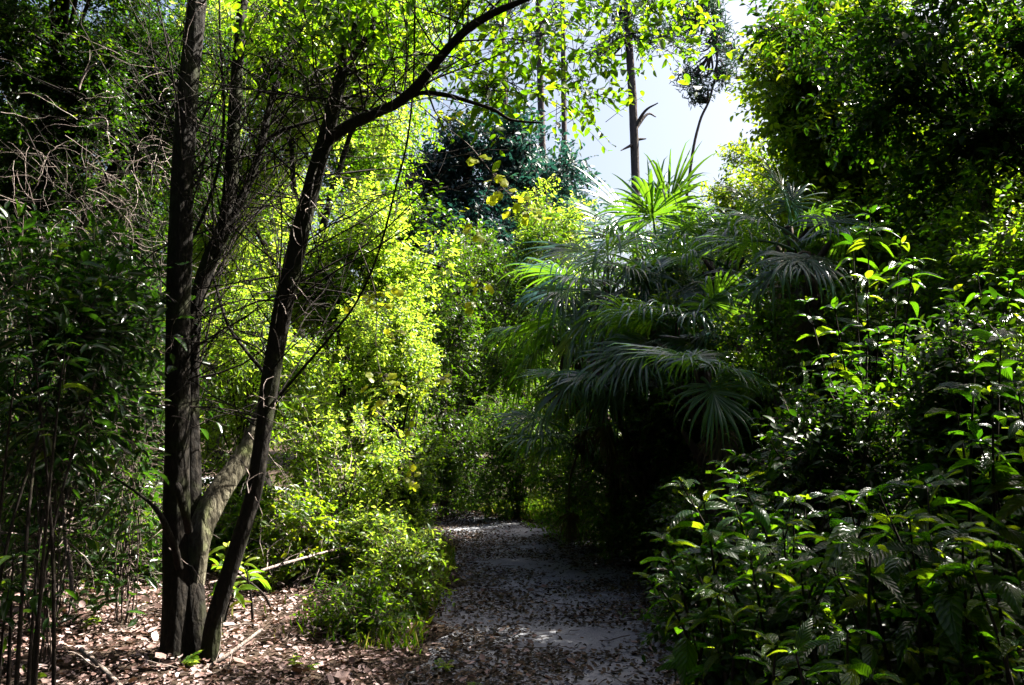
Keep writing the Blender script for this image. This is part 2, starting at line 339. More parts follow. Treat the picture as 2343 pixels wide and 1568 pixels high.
# ---------------------------------------------------------------- foliage
def foliage(g, gt, C, Rad, n, L, rng, T=TO, per=9, lobes=32, aspect=.5, up=.25, gap=-.55, droop=.0, twr=.0022, nb=.8, ts=4.5, spread=(.1, 1.06), lr=(.10, .36)):
    """leaves along twigs, the twigs gathered in uneven lobes; returns lobe centres"""
    C = np.asarray(C, float); Rad = np.asarray(Rad, float)
    u = nrm(rng.normal(size=(lobes, 3))); lc = C + u * Rad * rng.uniform(*spread, (lobes, 1)); lrd = rng.uniform(*lr, (lobes, 1)) * Rad
    Tn = int(n / per * 1.25); k = rng.integers(0, lobes, Tn)
    v = nrm(rng.normal(size=(Tn, 3))); base = lc[k] + v * lrd[k] * (rng.random((Tn, 1)) ** .45)
    keep = pn((base - C) / max(L * 4.5, .2), int(rng.integers(1e6))) + rng.normal(size=Tn) * .25 > gap
    keep &= base[:, 2] > G(base[:, 0], base[:, 1]) + .04
    base = base[keep]; v = v[keep]; Tn = len(base)
    if Tn == 0: return lc
    out = nrm((base - C) / Rad)
    d = nrm(out * .5 + v * .5 + rng.normal(size=(Tn, 3)) * .55 + np.array([0, 0, up]))
    tl = L * ts * rng.uniform(.6, 1.4, Tn)
    t = np.linspace(.1, 1, per)[None, :, None]
    sag = np.array([0, 0, -1.]) * (droop + .12) * tl[:, None, None] * t ** 2
    P = base[:, None] + d[:, None] * tl[:, None, None] * t + sag
    if gt is not None:
        tt = np.linspace(-.35, 1, 4)[None, :, None]
        TP = base[:, None] + d[:, None] * tl[:, None, None] * tt + np.array([0, 0, -1.]) * (droop + .12) * tl[:, None, None] * np.maximum(tt, 0) ** 2
        add_tubes(gt, TP, np.broadcast_to(np.array([1.3, 1, .8, .4]) * twr, (Tn, 4)), 3, rng.random(Tn))
    side = nrm(np.cross(d, nrm(rng.normal(size=(Tn, 3)) * .5 + np.array([0, 0, 1.]))))
    sg = np.where(np.arange(per) % 2 == 0, 1., -1.)[None, :, None]
    D = d[:, None] * .55 + side[:, None] * sg * .8 + rng.normal(size=(Tn, per, 3)) * .28 - np.array([0, 0, .12 + droop])
    N = np.array([0, 0, nb]) + rng.normal(size=(Tn, per, 3)) * .42 + d[:, None] * .2
    m = Tn * per; P = P.reshape(m, 3)
    LL = L * rng.choice([.5, .75, .9, 1.05, 1.2, 1.45], m) * rng.uniform(.85, 1.15, m)
    rr = np.clip(np.repeat(rng.beta(2, 2, Tn), per) * .55 + rng.random(m) * .45, 0, 1)
    add_leaves(g, P, D.reshape(m, 3), N.reshape(m, 3), LL, LL * aspect, T, rr)
    return lc

def limbs(gt, base, lcs, r0, rng, sides=6):
    """woody stems curving from the foot to each lobe"""
    for c in lcs:
        b = base + np.append(rng.normal(0, .05, 2), -.05); c = np.asarray(c)
        m1 = b * .66 + c * .34 + np.append((b - c)[:2] * .22, .12 * (c - b)[2]) + rng.normal(0, .05, 3)
        m2 = b * .3 + c * .7 + np.append((b - c)[:2] * .12, .06 * (c - b)[2]) + rng.normal(0, .06, 3)
        P, Rr = smooth_path([b, m1, m2, c], [r0, r0 * .75, r0 * .5, r0 * .18], 5)
        add_tubes(gt, P, Rr, sides, rng.random())

def shrub(name, label, cat, cx, cyy, rx, ry, Y, dr, L, n, mat, seed, group=None, T=TO, twig='twig', r0=.012, foot=None, skirt=.35, **kw):
    rng = np.random.default_rng(seed); C = W(cx, cyy, Y); Rad = np.array([rx * Y / FP, dr, ry * Y / FP])
    fx = C[0] if foot is None else W(foot, 946, Y)[0]
    base = np.array([fx, Y, float(G(fx, Y))])
    rt = root(name, base, label, cat, group); g = Geo(); gt = Geo()
    lcs = foliage(g, gt, C, Rad, n, L, rng, T=T, **kw)
    bot = C[2] - Rad[2] * .8 - base[2]
    if skirt and bot > .15:
        foliage(g, gt, (C * .45 + base * .55) * [1, 1, 0] + [0, 0, base[2] + bot * .5], [Rad[0] * .85, Rad[1] * .9, bot * .6 + .1], int(n * skirt), L, rng, T=T, **kw)
    limbs(gt, base, lcs[::2], r0, rng)
    g.build('foliage', M_[mat], rt); gt.build('stems', M_[twig], rt)
    return rt

def tree(name, label, foot_px, Y, ells, L, mat, seed, r0=.12, lean=0, group=None, T=TO, bark='bark', twig='twig_dark', fork=None, **kw):
    """ells: list of (cx,cy,rx,ry,Y,dr,n) crown masses"""
    rng = np.random.default_rng(seed); fx = W(foot_px, 946, Y)[0]; base = np.array([fx, Y, float(G(fx, Y)) - .05])
    rt = root(name, base, label, 'tree', group); g = Geo(); gt = Geo(); gb = Geo()
    cs = [W(e[0], e[1], e[4]) for e in ells]; top = np.mean(cs, 0) + np.array([0, 0, .3])
    fork = fork or .45
    f = base * (1 - fork) + top * fork + np.append(rng.normal(0, .1, 2), 0)
    mid = (base + f) / 2 + np.append(rng.normal(0, .08, 2), 0)
    add_trunk(gb, [base, mid, f], [r0, r0 * .85, r0 * .7], seed, 14, 8, flare=.35)
    for e, c in zip(ells, cs):
        lcs = foliage(g, gt, c, np.array([e[2] * e[4] / FP, e[5], e[3] * e[4] / FP]), e[6], L, rng, T=T, **kw)
        add_trunk(gb, [f - np.array([0, 0, .1]), (f * .6 + c * .4) + np.array([0, 0, .15]), c], [r0 * .6, r0 * .42, r0 * .16], seed + 3, 10, 7)
        for q in lcs[:9]:
            m = (c + q) / 2 + rng.normal(0, .12, 3); P, Rr = smooth_path([c * .7 + f * .3, m, q], [r0 * .22, r0 * .14, r0 * .05], 6); add_tubes(gb, P, Rr, 6)
    gb.build('trunk', M_[bark], rt); g.build('crown', M_[mat], rt); gt.build('twigs', M_[twig], rt)
    return rt

def sprays(g, origins, dirs, length, r0, rng, k=9, wander=.18, grav=-.05, sub=3, sides=4):
    """thin branching twigs; every spray is a curved line with side twigs"""
    n = len(origins); length = np.broadcast_to(length, n)
    def walk(o, d, ln, kk, wd):
        P = [o]; d = d.copy()
        for i in range(kk - 1):
            d = nrm(d + rng.normal(size=d.shape) * wd + np.array([0, 0, grav])); P.append(P[-1] + d * (ln / (kk - 1))[:, None])
        return np.stack(P, 1)
    P = walk(np.asarray(origins), nrm(np.asarray(dirs)), length, k, wander)
    add_tubes(g, P, np.linspace(1, .25, k)[None] * np.broadcast_to(r0, n)[:, None], sides, rng.random(n))
    tips = [P]
    for s in range(sub):
        i = rng.integers(k // 4, k - 2, n); o = P[np.arange(n), i]; d = P[np.arange(n), i + 1] - o
        Q = walk(o, nrm(nrm(d) + rng.normal(size=d.shape) * .55), length * rng.uniform(.25, .55, n), 6, wander)
        add_tubes(g, Q, np.linspace(1, .3, 6)[None] * np.broadcast_to(r0, n)[:, None] * .5, 3, rng.random(n)); tips.append(Q)
    return tips

# ---------------------------------------------------------------- the leaning tree with several stems
rng = np.random.default_rng(11)
TY = 5.2
tb = W(425, 1530, TY); tb[2] = float(G(tb[0], TY))
mt = root('multi_stem_tree', tb, 'dark multi-stemmed tree with a sunlit leaning fork beside the path', 'tree')
def S(*pts): return [W(x, y, TY + d) for x, y, d in pts]
K = TY / FP
stems = []
gb = Geo(); p, r = add_trunk(gb, S((402,1575,0),(404,1450,0),(403,1300,0),(402,1150,0),(405,980,0),(408,800,0),(412,600,0),(416,400,0),(430,200,.05),(452,0,.1),(470,-250,.2)),
    np.array([36,33,30,29,28,28,27,26,24,21,18]) * K, 1, flare=.4); gb.build('trunk', M_['bark'], mt); stems.append((p, r))
gb = Geo(); p, r = add_trunk(gb, S((447,1575,.02),(444,1450,.03),(438,1330,.05),(436,1240,.08),(438,1150,.12),(440,1000,.16),(440,850,.2),(448,700,.25),(478,600,.28),(512,520,.3),(528,400,.32),(540,200,.35),(556,0,.4),(575,-250,.5)),
    np.array([31,29,28,27,22,17,15,18,19,19,17,15,13,10]) * K, 2, flare=.35); gb.build('stem', M_['bark'], mt); stems.append((p, r))
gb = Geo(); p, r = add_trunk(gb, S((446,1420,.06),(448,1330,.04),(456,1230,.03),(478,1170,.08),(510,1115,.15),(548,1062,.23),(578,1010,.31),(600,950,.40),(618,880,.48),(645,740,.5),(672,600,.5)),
    np.array([10,20,27,28,27,26,24,22,18,16,10]) * K, 3); tag(gb.build('stem', M_['bark_lichen_sunlit'], mt), 'leaning fork of lichen bark, paled to look sunlit'); stems.append((p, r))
gb = Geo(); p, r = add_trunk(gb, S((478,1560,-.05),(486,1450,-.08),(505,1370,-.1),(534,1280,-.1),(560,1200,-.08),(582,1120,-.06),(596,1030,-.04),(606,950,-.02),(620,860,0),(640,745,0),(664,630,0),(690,520,0),(718,410,0),(742,330,0),(765,240,.02),(790,130,.05),(812,30,.1),(835,-120,.2)),
    np.array([19,18,18,18,18,18,18,19,22,22,21,20,19,18,17,15,13,10]) * K, 4, flare=.3); gb.build('stem', M_['bark'], mt); stems.append((p, r))
main4 = p
br = [((742,325,0),(790,292,-.1),(850,262,-.2),(905,238,-.3),(955,196,-.4),(1005,135,-.5),(1060,75,-.6),(1120,35,-.7),(1200,0,-.8),(1300,-40,-.9),(14,13,12,11,11,10,9,8,6,4)),
      ((905,240,-.3),(960,214,-.35),(1020,218,-.4),(1080,235,-.45),(1130,252,-.5),(1170,275,-.5),(1240,282,-.55),(6,5,5,4,4,3,2)),
      ((785,160,.05),(820,110,.1),(845,60,.15),(860,0,.2),(870,-120,.3),(11,10,9,8,5)),
      ((520,515,.3),(555,450,.35),(580,390,.4),(602,310,.4),(620,230,.45),(650,130,.5),(690,40,.6),(720,-60,.7),(13,11,10,9,8,7,6,4)),
      ((600,330,.4),(640,300,.4),(690,285,.4),(740,270,.45),(800,262,.5),(5,4.5,4,3,2)),
      ((640,905,0),(700,835,-.1),(760,765,-.15),(810,700,-.2),(850,620,-.25),(880,530,-.3),(905,430,-.3),(930,330,-.3),(945,200,-.3),(948,60,-.3),(950,-60,-.3),(3.5,3,2.6,2.5,2.4,2.3,2.2,2.2,2.2,2.2,2.2)),
      ((410,1300,-.08),(400,1255,-.16),(385,1220,-.22),(366,1178,-.28),(330,1140,-.2),(250,1085,0),(9,8,8,6,3.5,2)),
      ((432,1215,-.1),(425,1180,-.2),(416,1150,-.24),(408,1118,-.26),(404,1100,-.24),(9,9,9,8,2)),
      ((432,560,.2),(470,480,.25),(500,380,.3),(512,260,.3),(505,120,.3),(500,-60,.3),(4,4,4,4,3,2)),
      ((620,870,0),(560,800,.2),(520,740,.25),(490,640,.3),(470,560,.3),(5,4,4,3,2))]
for b in br:
    gb = Geo(); add_trunk(gb, S(*b[:-1]), np.array(b[-1]) * K, len(b), 10, 8, rough=.05); gb.build('branch', M_['bark'], mt)
gt = Geo(); tips = []
for (p, r), n, dn in ((stems[0], 46, .6), (stems[1], 46, .6), (stems[3], 85, .7), ((S(*br[0][:-1]), None), 50, .5), ((S(*br[3][:-1]), None), 40, .5)):
    p = np.asarray(p); lo = int(len(p) * (.38 if len(p) > 30 else 0)); i = rng.integers(lo, len(p) - 1, n); o = p[i] + (p[i + 1] - p[i]) * rng.random((n, 1))
    d = rng.normal(size=(n, 3)) * np.array([1, .5, .6]) + np.array([.25, 0, .75])
    tips += sprays(gt, o, d, rng.uniform(.5, 1.5, n), rng.uniform(.003, .007, n), rng, wander=.16, sub=3, grav=-.02)
n = 40; qq = np.vstack([stems[0][0][46:80], stems[1][0][50:90], stems[3][0][70:120]]); i = rng.integers(0, len(qq), n)
sprays(gt, qq[i], rng.normal(size=(n, 3)) * np.array([.5, .3, .25]) + np.array([.3, .25, 1.0]), rng.uniform(.9, 2.2, n), rng.uniform(.003, .008, n), rng, wander=.10, sub=4, grav=0)
gt.build('twigs', M_['twig_dark'], mt)
gt = Geo(); n = 60; p = np.vstack([stems[0][0][25:], stems[3][0][40:]]); i = rng.integers(0, len(p), n)
sprays(gt, p[i] + rng.normal(size=(n, 3)) * .05 - np.array([0, .1, 0]), rng.normal(size=(n, 3)) * np.array([1, .4, 1]), rng.uniform(.15, .5, n), .0035, rng, sub=1, wander=.3)
gt.build('twigs', M_['twig_pale'], mt)
g = Geo(); gt = Geo(); rng = np.random.default_rng(12)
for e in ((1250,50,330,100,5.2,1.0,2100),(1000,30,260,100,4.9,.9,1300),(1450,0,190,110,5.8,.9,1500),(760,50,240,90,5.4,.8,1500),(1130,190,140,60,5.0,.4,450),(1330,190,150,65,5.4,.5,600)):
    foliage(g, gt, W(e[0], e[1], e[4]), np.array([e[2] * e[4] / FP, e[5], e[3] * e[4] / FP]), e[6], .058, rng, T=TO, per=7, gap=-.25, aspect=.5)
g.build('crown', M_['mid'], mt); gt.build('twigs', M_['twig_dark'], mt)

# ---------------------------------------------------------------- palms
def frond(g, base, az, el, plen, rad, rng, blades=38, span=120, gaps=.08, droop=.5, roll=0., dead=False, mi=0):
    """fan leaf of a cabbage palm: arching petiole and folded drooping blades"""
    base = np.asarray(base, float); h = np.array([math.sin(az), math.cos(az), 0]); k = 9
    P = [base]; e = el
    for i in range(k - 1):
        P.append(P[-1] + (h * math.cos(e) + np.array([0, 0, math.sin(e)])) * plen / (k - 1)); e -= droop * .55 / (k - 1)
    P = np.array(P); add_tubes(g, P, np.linspace(.014, .008, k), 5, .4, mi)
    ax = nrm(P[-1] - P[-2]); sd_ = nrm(np.cross(ax, np.array([0, 0, 1.]))); nn = np.cross(sd_, ax)
    sd_, nn = sd_ * math.cos(roll) + nn * math.sin(roll), nn * math.cos(roll) - sd_ * math.sin(roll)
    hub = P[-1]; K2 = 9; th = np.linspace(-R_(span), R_(span), blades)
    tt = np.linspace(0, 1, K2)
    L = rad * (1 - .28 * (np.abs(th) / R_(span)) ** 2) * rng.uniform(.7, 1.1, blades)
    rr = rng.random(); Vs = []; As = []
    dth = th[1] - th[0]; join = .46
    for i in range(blades):
        if rng.random() < gaps: L[i] *= .35
        kink = rng.uniform(.4, 1.2)
        ti = th[i] + rng.normal(0, .035); d0 = ax * math.cos(ti) + sd_ * math.sin(ti) + nn * rng.normal(-.10, .07)
        d0 = nrm(d0); cr = nrm(np.cross(nn, d0)); n2 = np.cross(d0, cr)
        st = hub + ax * .06 * math.cos(th[i]); d = d0.copy(); p = st.copy(); g_ = droop * rng.uniform(.4, 1.9)
        for q in range(K2):
            t = tt[q]; w = min(dth * L[i] * t, dth * L[i] * join) * .5 * (1 if t < join else max(1 - (t - join) / (1 - join), .0) ** .8) + .002 * (1 - t)
            Vs += [p - cr * w, p + n2 * w * .75, p + cr * w]; As += [[t, -.5, .3 * rr + .7 * rng.random() * .5 + .2]] * 3
            d = nrm(d + np.array([0, 0, -1.]) * g_ * (max(t - .22, 0) ** 1.1) * .58 + np.array([0, 0, -.45]) * (t > kink)); p = p + d * L[i] / (K2 - 1)
    Vs = np.array(Vs); As = np.array(As); As[:, 1] = np.tile([-.5, 0, .5], blades * K2)
    q = []
    for a in range(K2 - 1): q += [[a*3, a*3+1, a*3+4, a*3+3], [a*3+1, a*3+2, a*3+5, a*3+4]]
    Fq = (np.arange(blades)[:, None, None] * K2 * 3 + np.array(q)[None]).reshape(-1, 4)
    g.add(Vs, Fq, As, mi)
def palm(label, cx, cyy, Y, fr, seed, dead=5, gaps=.08, trunk=True, group='palms on the right bank', rad=.7, r0=.14, foot=None):
    """fr: list of (azimuth deg from view direction clockwise, elevation deg, petiole m, fan m, droop)"""
    rng = np.random.default_rng(seed); c = W(cx, cyy, Y); fx = c[0] + .15 if foot is None else W(foot, 946, Y)[0]; base = np.array([fx, Y, float(G(fx, Y)) - .05])
    rt = root('cabbage_palm', base, label, 'palm', group)
    gb = Geo(); z = np.linspace(0, 1, 5)[:, None]; add_trunk(gb, base * (1 - z) + c * z + np.array([.06, 0, 0]) * np.sin(z * 3.1) + (base - c) * [1, 0, 0] * np.sin(z * 3.1) * .25, [r0 * 1.1, r0, r0 * .95, r0, r0 * .8], seed, 16, 10, rough=.12)
    n = 46 if r0 > .07 else 5; zz = rng.uniform(.35, 1, n); a = rng.uniform(0, 6.28, n); o = base + (c - base) * zz[:, None] + np.stack([np.cos(a), np.sin(a), a * 0], -1) * r0 * .8   # old leaf bases
    d = np.stack([np.cos(a) * .7, np.sin(a) * .7, np.ones(n)], -1); t = np.linspace(0, 1, 4)[None, :, None]
    add_tubes(gb, o[:, None] + d[:, None] * t * .22, np.broadcast_to(np.array([.035, .028, .022, .012]), (n, 4)), 5)
    gb.build('trunk', M_['boot'], rt)
    for az, el, pl, rd, dr in fr:
        g = Geo(); frond(g, c + rng.normal(0, .04, 3), R_(az), R_(el), pl, rd, rng, gaps=gaps, droop=dr, roll=rng.uniform(-.5, .5)); g.build('frond', M_['palm'], rt)
    for i in range(dead):
        g = Geo(); frond(g, c - np.array([0, 0, .1]), rng.uniform(0, 6.28), R_(rng.uniform(-60, -25)), rng.uniform(.3, .6), rd * .8, rng, blades=24, span=70, droop=1.6, roll=rng.uniform(-.6, .6))
        tag(g.build('frond', M_['palm_dead'], rt), 'withered grey brown frond hanging down')
    return rt
def fan(n, seed, el0=75, el1=5, pl=.7, rd=.75, dr=.6, az0=0, az1=360):
    r = np.random.default_rng(seed); out = []
    for i in range(n):
        t = i / max(n - 1, 1); out.append((az0 + (az1 - az0) * ((i * .382) % 1) + r.uniform(-12, 12), el0 + (el1 - el0) * t + r.uniform(-8, 8), pl * r.uniform(.8, 1.2), rd * r.uniform(.85, 1.15), dr * r.uniform(.6, 1.4)))
    return out
palm('tallest palm, its sunlit yellow green fans spread against the sky', 1500, 615, 11.0, fan(20, 1, 80, 5, .75, .85, .6), 21, dead=3, r0=.1)
palm('palm with long weeping blades and a thick skirt below the tallest palm', 1400, 680, 9.3, fan(14, 2, 62, -10, .55, .72, 1.2) + fan(9, 41, 45, -15, .5, .7, 1.2, 120, 260), 22, dead=8, r0=.1, foot=1485)
palm('palm with spiky upswept fans in front of the weeping palm', 1550, 780, 7.9, fan(10, 3, 55, -5, .45, .6, .9) + fan(7, 42, 45, -5, .35, .58, .9, 130, 280), 23, dead=5, r0=.09)
palm('palm pushing a fan of stiff striped blades towards the leafy hollow', 1400, 870, 8.2, [(-85, 20, .35, .62, .4), (-95, 2, .4, .6, 1.0), (-130, 25, .3, .5, 1.0), (-150, 5, .25, .5, 1.5), (150, 20, .3, .5, 1.2), (-60, 40, .35, .5, 1.3), (-120, -5, .3, .5, 1.6), (170, 0, .3, .5, 1.5), (90, 30, .3, .45, 1.2), (20, 50, .35, .5, 1.0), (-30, 15, .35, .5, 1.2)], 24, dead=4, r0=.08, foot=1540)
palm('low palm bending one drooping blue green fan over the path end', 1320, 1020, 8.8, [(-88, 50, .42, .70, 1.3), (-108, 40, .35, .6, 1.5), (100, 35, .2, .42, 1.5), (-140, 40, .3, .5, 1.7), (0, 50, .3, .4, 1.3)], 25, dead=1, r0=.05, foot=1470)
palm('palm with a broad glossy blue frond low over the dark bank', 1600, 845, 5.7, [(-105, 24, .05, .50, .35), (140, 15, .08, .36, .8), (160, -15, .12, .42, 1.3), (60, 20, .2, .38, 1.1), (10, 45, .3, .4, 1.0)], 26, dead=2, r0=.05)
palm('palm with narrow bent blades half hidden by the bright saplings', 1835, 580, 6.0, [(-150, 20, .25, .42, 1.4), (140, 35, .25, .42, 1.2), (-85, 30, .3, .45, 1.1), (-70, 55, .3, .42, 1.1), (-110, 5, .2, .5, 1.6), (90, 25, .3, .42, 1.2), (-20, 60, .3, .42, .9), (180, 15, .2, .45, 1.7), (60, 50, .3, .42, .9)], 27, dead=3, r0=.06, gaps=.35)
palm('small palm raising a closed dark fan above the narrow bladed palm', 1800, 520, 7.6, [(-20, 75, .3, .45, .3), (-60, 60, .3, .42, .6), (30, 70, .3, .42, .6), (100, 45, .3, .4, .9)], 28, dead=1, r0=.05, gaps=.3)
palm('palm crowded against the speckled crest with half folded fans', 1650, 620, 8.9, fan(13, 9, 65, -10, .45, .62, .9), 29, dead=4, r0=.08, gaps=.25)
palm('palm drooping over the hollow between the low palm and the weeping one', 1290, 770, 10.4, fan(12, 10, 50, -20, .45, .62, 1.2), 30, dead=5, r0=.08, foot=1410)

# ---------------------------------------------------------------- shrubs and trees
exec_list = []
B = 'sunlit shrubs left of the path'
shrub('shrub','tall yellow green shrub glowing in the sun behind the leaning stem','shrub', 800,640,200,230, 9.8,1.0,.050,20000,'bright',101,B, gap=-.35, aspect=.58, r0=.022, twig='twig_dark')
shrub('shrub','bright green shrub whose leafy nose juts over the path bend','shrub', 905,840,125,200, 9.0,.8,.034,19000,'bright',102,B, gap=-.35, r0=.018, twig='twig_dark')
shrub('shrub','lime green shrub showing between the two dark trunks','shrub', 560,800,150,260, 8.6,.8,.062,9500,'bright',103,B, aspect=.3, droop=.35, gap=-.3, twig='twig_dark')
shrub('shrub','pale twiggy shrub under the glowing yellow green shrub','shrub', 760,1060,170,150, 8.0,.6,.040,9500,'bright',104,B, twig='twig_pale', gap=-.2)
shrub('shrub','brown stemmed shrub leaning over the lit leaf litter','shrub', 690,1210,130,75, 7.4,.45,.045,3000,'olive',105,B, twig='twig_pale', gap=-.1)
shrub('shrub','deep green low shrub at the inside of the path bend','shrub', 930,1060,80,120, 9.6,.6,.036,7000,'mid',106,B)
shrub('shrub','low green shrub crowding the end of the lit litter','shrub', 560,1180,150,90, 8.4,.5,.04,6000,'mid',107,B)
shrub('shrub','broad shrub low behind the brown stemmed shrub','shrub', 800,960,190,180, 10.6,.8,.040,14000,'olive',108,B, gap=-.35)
P1 = 'leafy weeds at the path edge'
shrub('weed_bush','fresh green weed bush spilling onto the path edge','weed', 910,1290,95,85, 6.7,.35,.036,3600,'bright',111,P1, r0=.005, per=7)
shrub('weed_bush','dull green weed clump on the litter near the tree foot','weed', 820,1400,95,75, 6.0,.35,.032,2600,'mid',112,P1, r0=.004, per=7)
shrub('weed_bush','small leafy weed bush behind the fresh green weed bush','weed', 840,1225,75,60, 7.6,.3,.036,1800,'bright',113,P1, r0=.004, per=7)
T1 = 'trees behind the leaning stems'
tree('forest_tree','green backlit tree closing the sky between upright and leaning stems', 760, 17, [(640,120,260,240,17,2,20000),(830,330,150,150,17,1.5,9000),(900,120,170,170,18,2,9000)], .085, 'mid', 126, .13, group=T1)
tree('forest_tree','sunlit yellow green tree filling the gap between the dark stems', 700, 12, [(660,180,190,260,12,1.6,26000),(520,420,150,250,12,1.5,17000),(860,120,140,190,12,1.3,12000)], .062, 'bright', 121, .11, group=T1)
tree('forest_tree','dense dark small-leaved tree filling the top corner behind shrubs', 120, 8, [(110,160,260,250,7.4,1.3,26000),(320,260,190,320,8,1.0,30000),(160,-60,330,120,7.2,1.2,12000),(60,480,200,200,7.6,.8,12000)], .036, 'gloom', 122, .10, group=T1)
tree('forest_tree','gloomy tree rising behind the glossy shrubs and dead twigs', 260, 10, [(200,620,260,260,10,1.1,17000),(60,380,200,260,10,1.2,16000)], .04, 'gloom', 123, .10, group=T1)
tree('forest_tree','green tree behind the dead twig tangle and the upright trunk', 330, 13, [(330,120,230,260,13,1.5,20000),(300,560,230,300,13.5,1.5,24000)], .05, 'gloom', 124, .12, group=T1)
tree('forest_tree','tree closing the view behind the pale twiggy shrub', 620, 15, [(600,760,320,330,15,1.5,24000)], .07, 'mid', 125, .12, group=T1)
U1 = 'shrubs in the shade on the left'
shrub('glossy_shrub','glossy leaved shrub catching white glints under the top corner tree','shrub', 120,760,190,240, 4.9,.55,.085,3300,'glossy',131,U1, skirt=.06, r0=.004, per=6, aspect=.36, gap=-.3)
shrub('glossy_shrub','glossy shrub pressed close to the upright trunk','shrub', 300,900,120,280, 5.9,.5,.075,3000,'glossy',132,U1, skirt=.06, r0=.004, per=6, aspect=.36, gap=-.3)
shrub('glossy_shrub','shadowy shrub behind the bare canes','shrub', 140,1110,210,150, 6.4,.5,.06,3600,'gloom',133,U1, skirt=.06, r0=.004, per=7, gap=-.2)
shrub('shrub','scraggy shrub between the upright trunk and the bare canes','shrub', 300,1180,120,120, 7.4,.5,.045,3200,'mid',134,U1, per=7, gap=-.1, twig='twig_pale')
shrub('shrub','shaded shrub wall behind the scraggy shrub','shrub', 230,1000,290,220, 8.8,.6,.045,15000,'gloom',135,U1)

C1 = 'shrubs closing the path end'
shrub('shrub','dark bush blocking the view straight beyond the end of the path','shrub', 1060,1010,170,110, 15.5,.7,.05,11000,'dark',140,C1)
shrub('shrub','dark bush at the inner side of the path end','shrub', 900,1050,110,110, 13.2,.7,.045,8000,'dark',139,C1)
shrub('shrub','black green shrub beyond the leafy nose at the bend','shrub', 1020,780,120,230, 13,.9,.045,15000,'dark',141,C1)
shrub('shrub','shrub with a sunny top between the weeping palm and the bend','shrub', 1190,720,140,250, 14,.9,.05,17000,'dark',142,C1)
shrub('shrub','low shrub mass behind the drooping blue green fan','shrub', 1180,1000,200,130, 12.5,.7,.042,12000,'dark',143,C1)
shrub('shrub','yellowish sunlit shrub below the far blue green oak','shrub', 1270,520,80,110, 15,.8,.06,6000,'bright',144,C1)
shrub('shrub','thin lit bush at the foot of the low palm','shrub', 1290,1090,80,50, 12.2,.4,.036,1600,'bright',145,C1)
shrub('shrub','dim undergrowth bush where the bank meets the path','shrub', 1420,1090,170,110, 9.6,.6,.038,7000,'dark',146,C1)
shrub('shrub','dappled bush below the palm with stiff striped blades','shrub', 1310,1000,110,110, 10.4,.5,.040,5000,'mid',147,C1)

D1 = 'dark shrubs on the right bank'
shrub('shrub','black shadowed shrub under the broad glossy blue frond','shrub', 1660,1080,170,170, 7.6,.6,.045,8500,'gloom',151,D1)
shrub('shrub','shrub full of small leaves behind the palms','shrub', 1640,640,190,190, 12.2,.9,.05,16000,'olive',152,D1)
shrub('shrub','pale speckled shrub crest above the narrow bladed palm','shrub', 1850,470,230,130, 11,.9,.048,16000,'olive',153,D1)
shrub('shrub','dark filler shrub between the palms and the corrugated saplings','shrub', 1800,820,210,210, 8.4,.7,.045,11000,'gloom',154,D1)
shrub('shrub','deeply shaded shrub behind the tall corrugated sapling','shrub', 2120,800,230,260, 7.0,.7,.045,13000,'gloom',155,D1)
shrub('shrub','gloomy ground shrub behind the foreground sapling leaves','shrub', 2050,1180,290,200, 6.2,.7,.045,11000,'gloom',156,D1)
T2 = 'trees on the right bank'
tree('forest_tree','leaning canopy tree with gold tinged leaf edges over the palms', 2050, 9.5, [(1900,250,230,190,9.5,1.3,17000),(1900,110,150,170,9.5,1.2,9000),(2150,420,230,170,9,1.2,14000),(1900,350,110,110,9.8,.8,4500),(2300,250,200,250,9.5,1.2,13000),(2080,520,230,120,9.2,1,9000)], .072, 'olive', 161, .08, group=T2)
tree('forest_tree','dark canopy tree filling the upper corner above the bright saplings', 2800, 6.8, [(2120,90,270,210,6.8,1.2,9000),(2330,300,220,280,6.6,1.1,13000),(1930,60,200,130,7,1.0,5000),(2300,-200,300,150,6.8,1.3,2500)], .064, 'gloom', 162, .045, group=T2, gap=-.05)
tree('forest_tree','slim tree with fine leaves edging the frame by the tall sapling', 2300, 8, [(2280,560,170,210,8,1.0,11000),(2200,760,130,150,8,.8,5000)], .045, 'mid', 163, .08, group=T2)
tree('forest_tree','tall canopy tree shading the palms from behind', 1900, 13, [(2130,300,260,280,14,2.0,18000),(2350,150,260,300,13,2,14000)], .07, 'mid', 164, .16, group=T2)

# far trees
shrub('shrub','black bush hiding the foot of the palm with stiff striped blades','shrub', 1500,990,150,130, 8.6,.5,.040,9000,'gloom',148,C1)
shrub('shrub','black bush in front of the low palm stem','shrub', 1350,1070,80,60, 11.3,.35,.036,3000,'dark',149,C1)
shrub('shrub','dark bush hiding the trunks under the spiky palm','shrub', 1570,960,120,120, 7.9,.5,.042,6500,'gloom',157,D1)
shrub('shrub','bush of small leaves filling the bank between palms and thicket edge','shrub', 1720,950,150,190, 7.2,.5,.042,9000,'mid',158,D1)
shrub('shrub','leafy bush under the speckled crest, behind the narrow bladed palm','shrub', 1940,640,230,170, 9.0,.8,.046,14000,'mid',159,D1)
shrub('shrub','ground bush beneath the dusky blue sapling','shrub', 1700,1350,150,130, 4.6,.4,.042,5000,'gloom',160,D1)
shrub('shrub','low bush behind the dark sapling of the bottom corner','shrub', 2180,1330,230,190, 4.4,.5,.046,9000,'gloom',165,D1)
shrub('shrub','leafy curtain shrub behind the largest yellow leaves','shrub', 2260,1000,170,190, 5.0,.5,.046,9000,'mid',166,D1)
shrub('shrub','shrub of fine leaves over the frame edge beside the slim tree','shrub', 2260,640,190,230, 6.2,.7,.048,12000,'mid',167,D1)
shrub('shrub','dark bush right under the narrow bladed palm','shrub', 1840,760,120,110, 6.1,.35,.042,5000,'dark',168,D1)
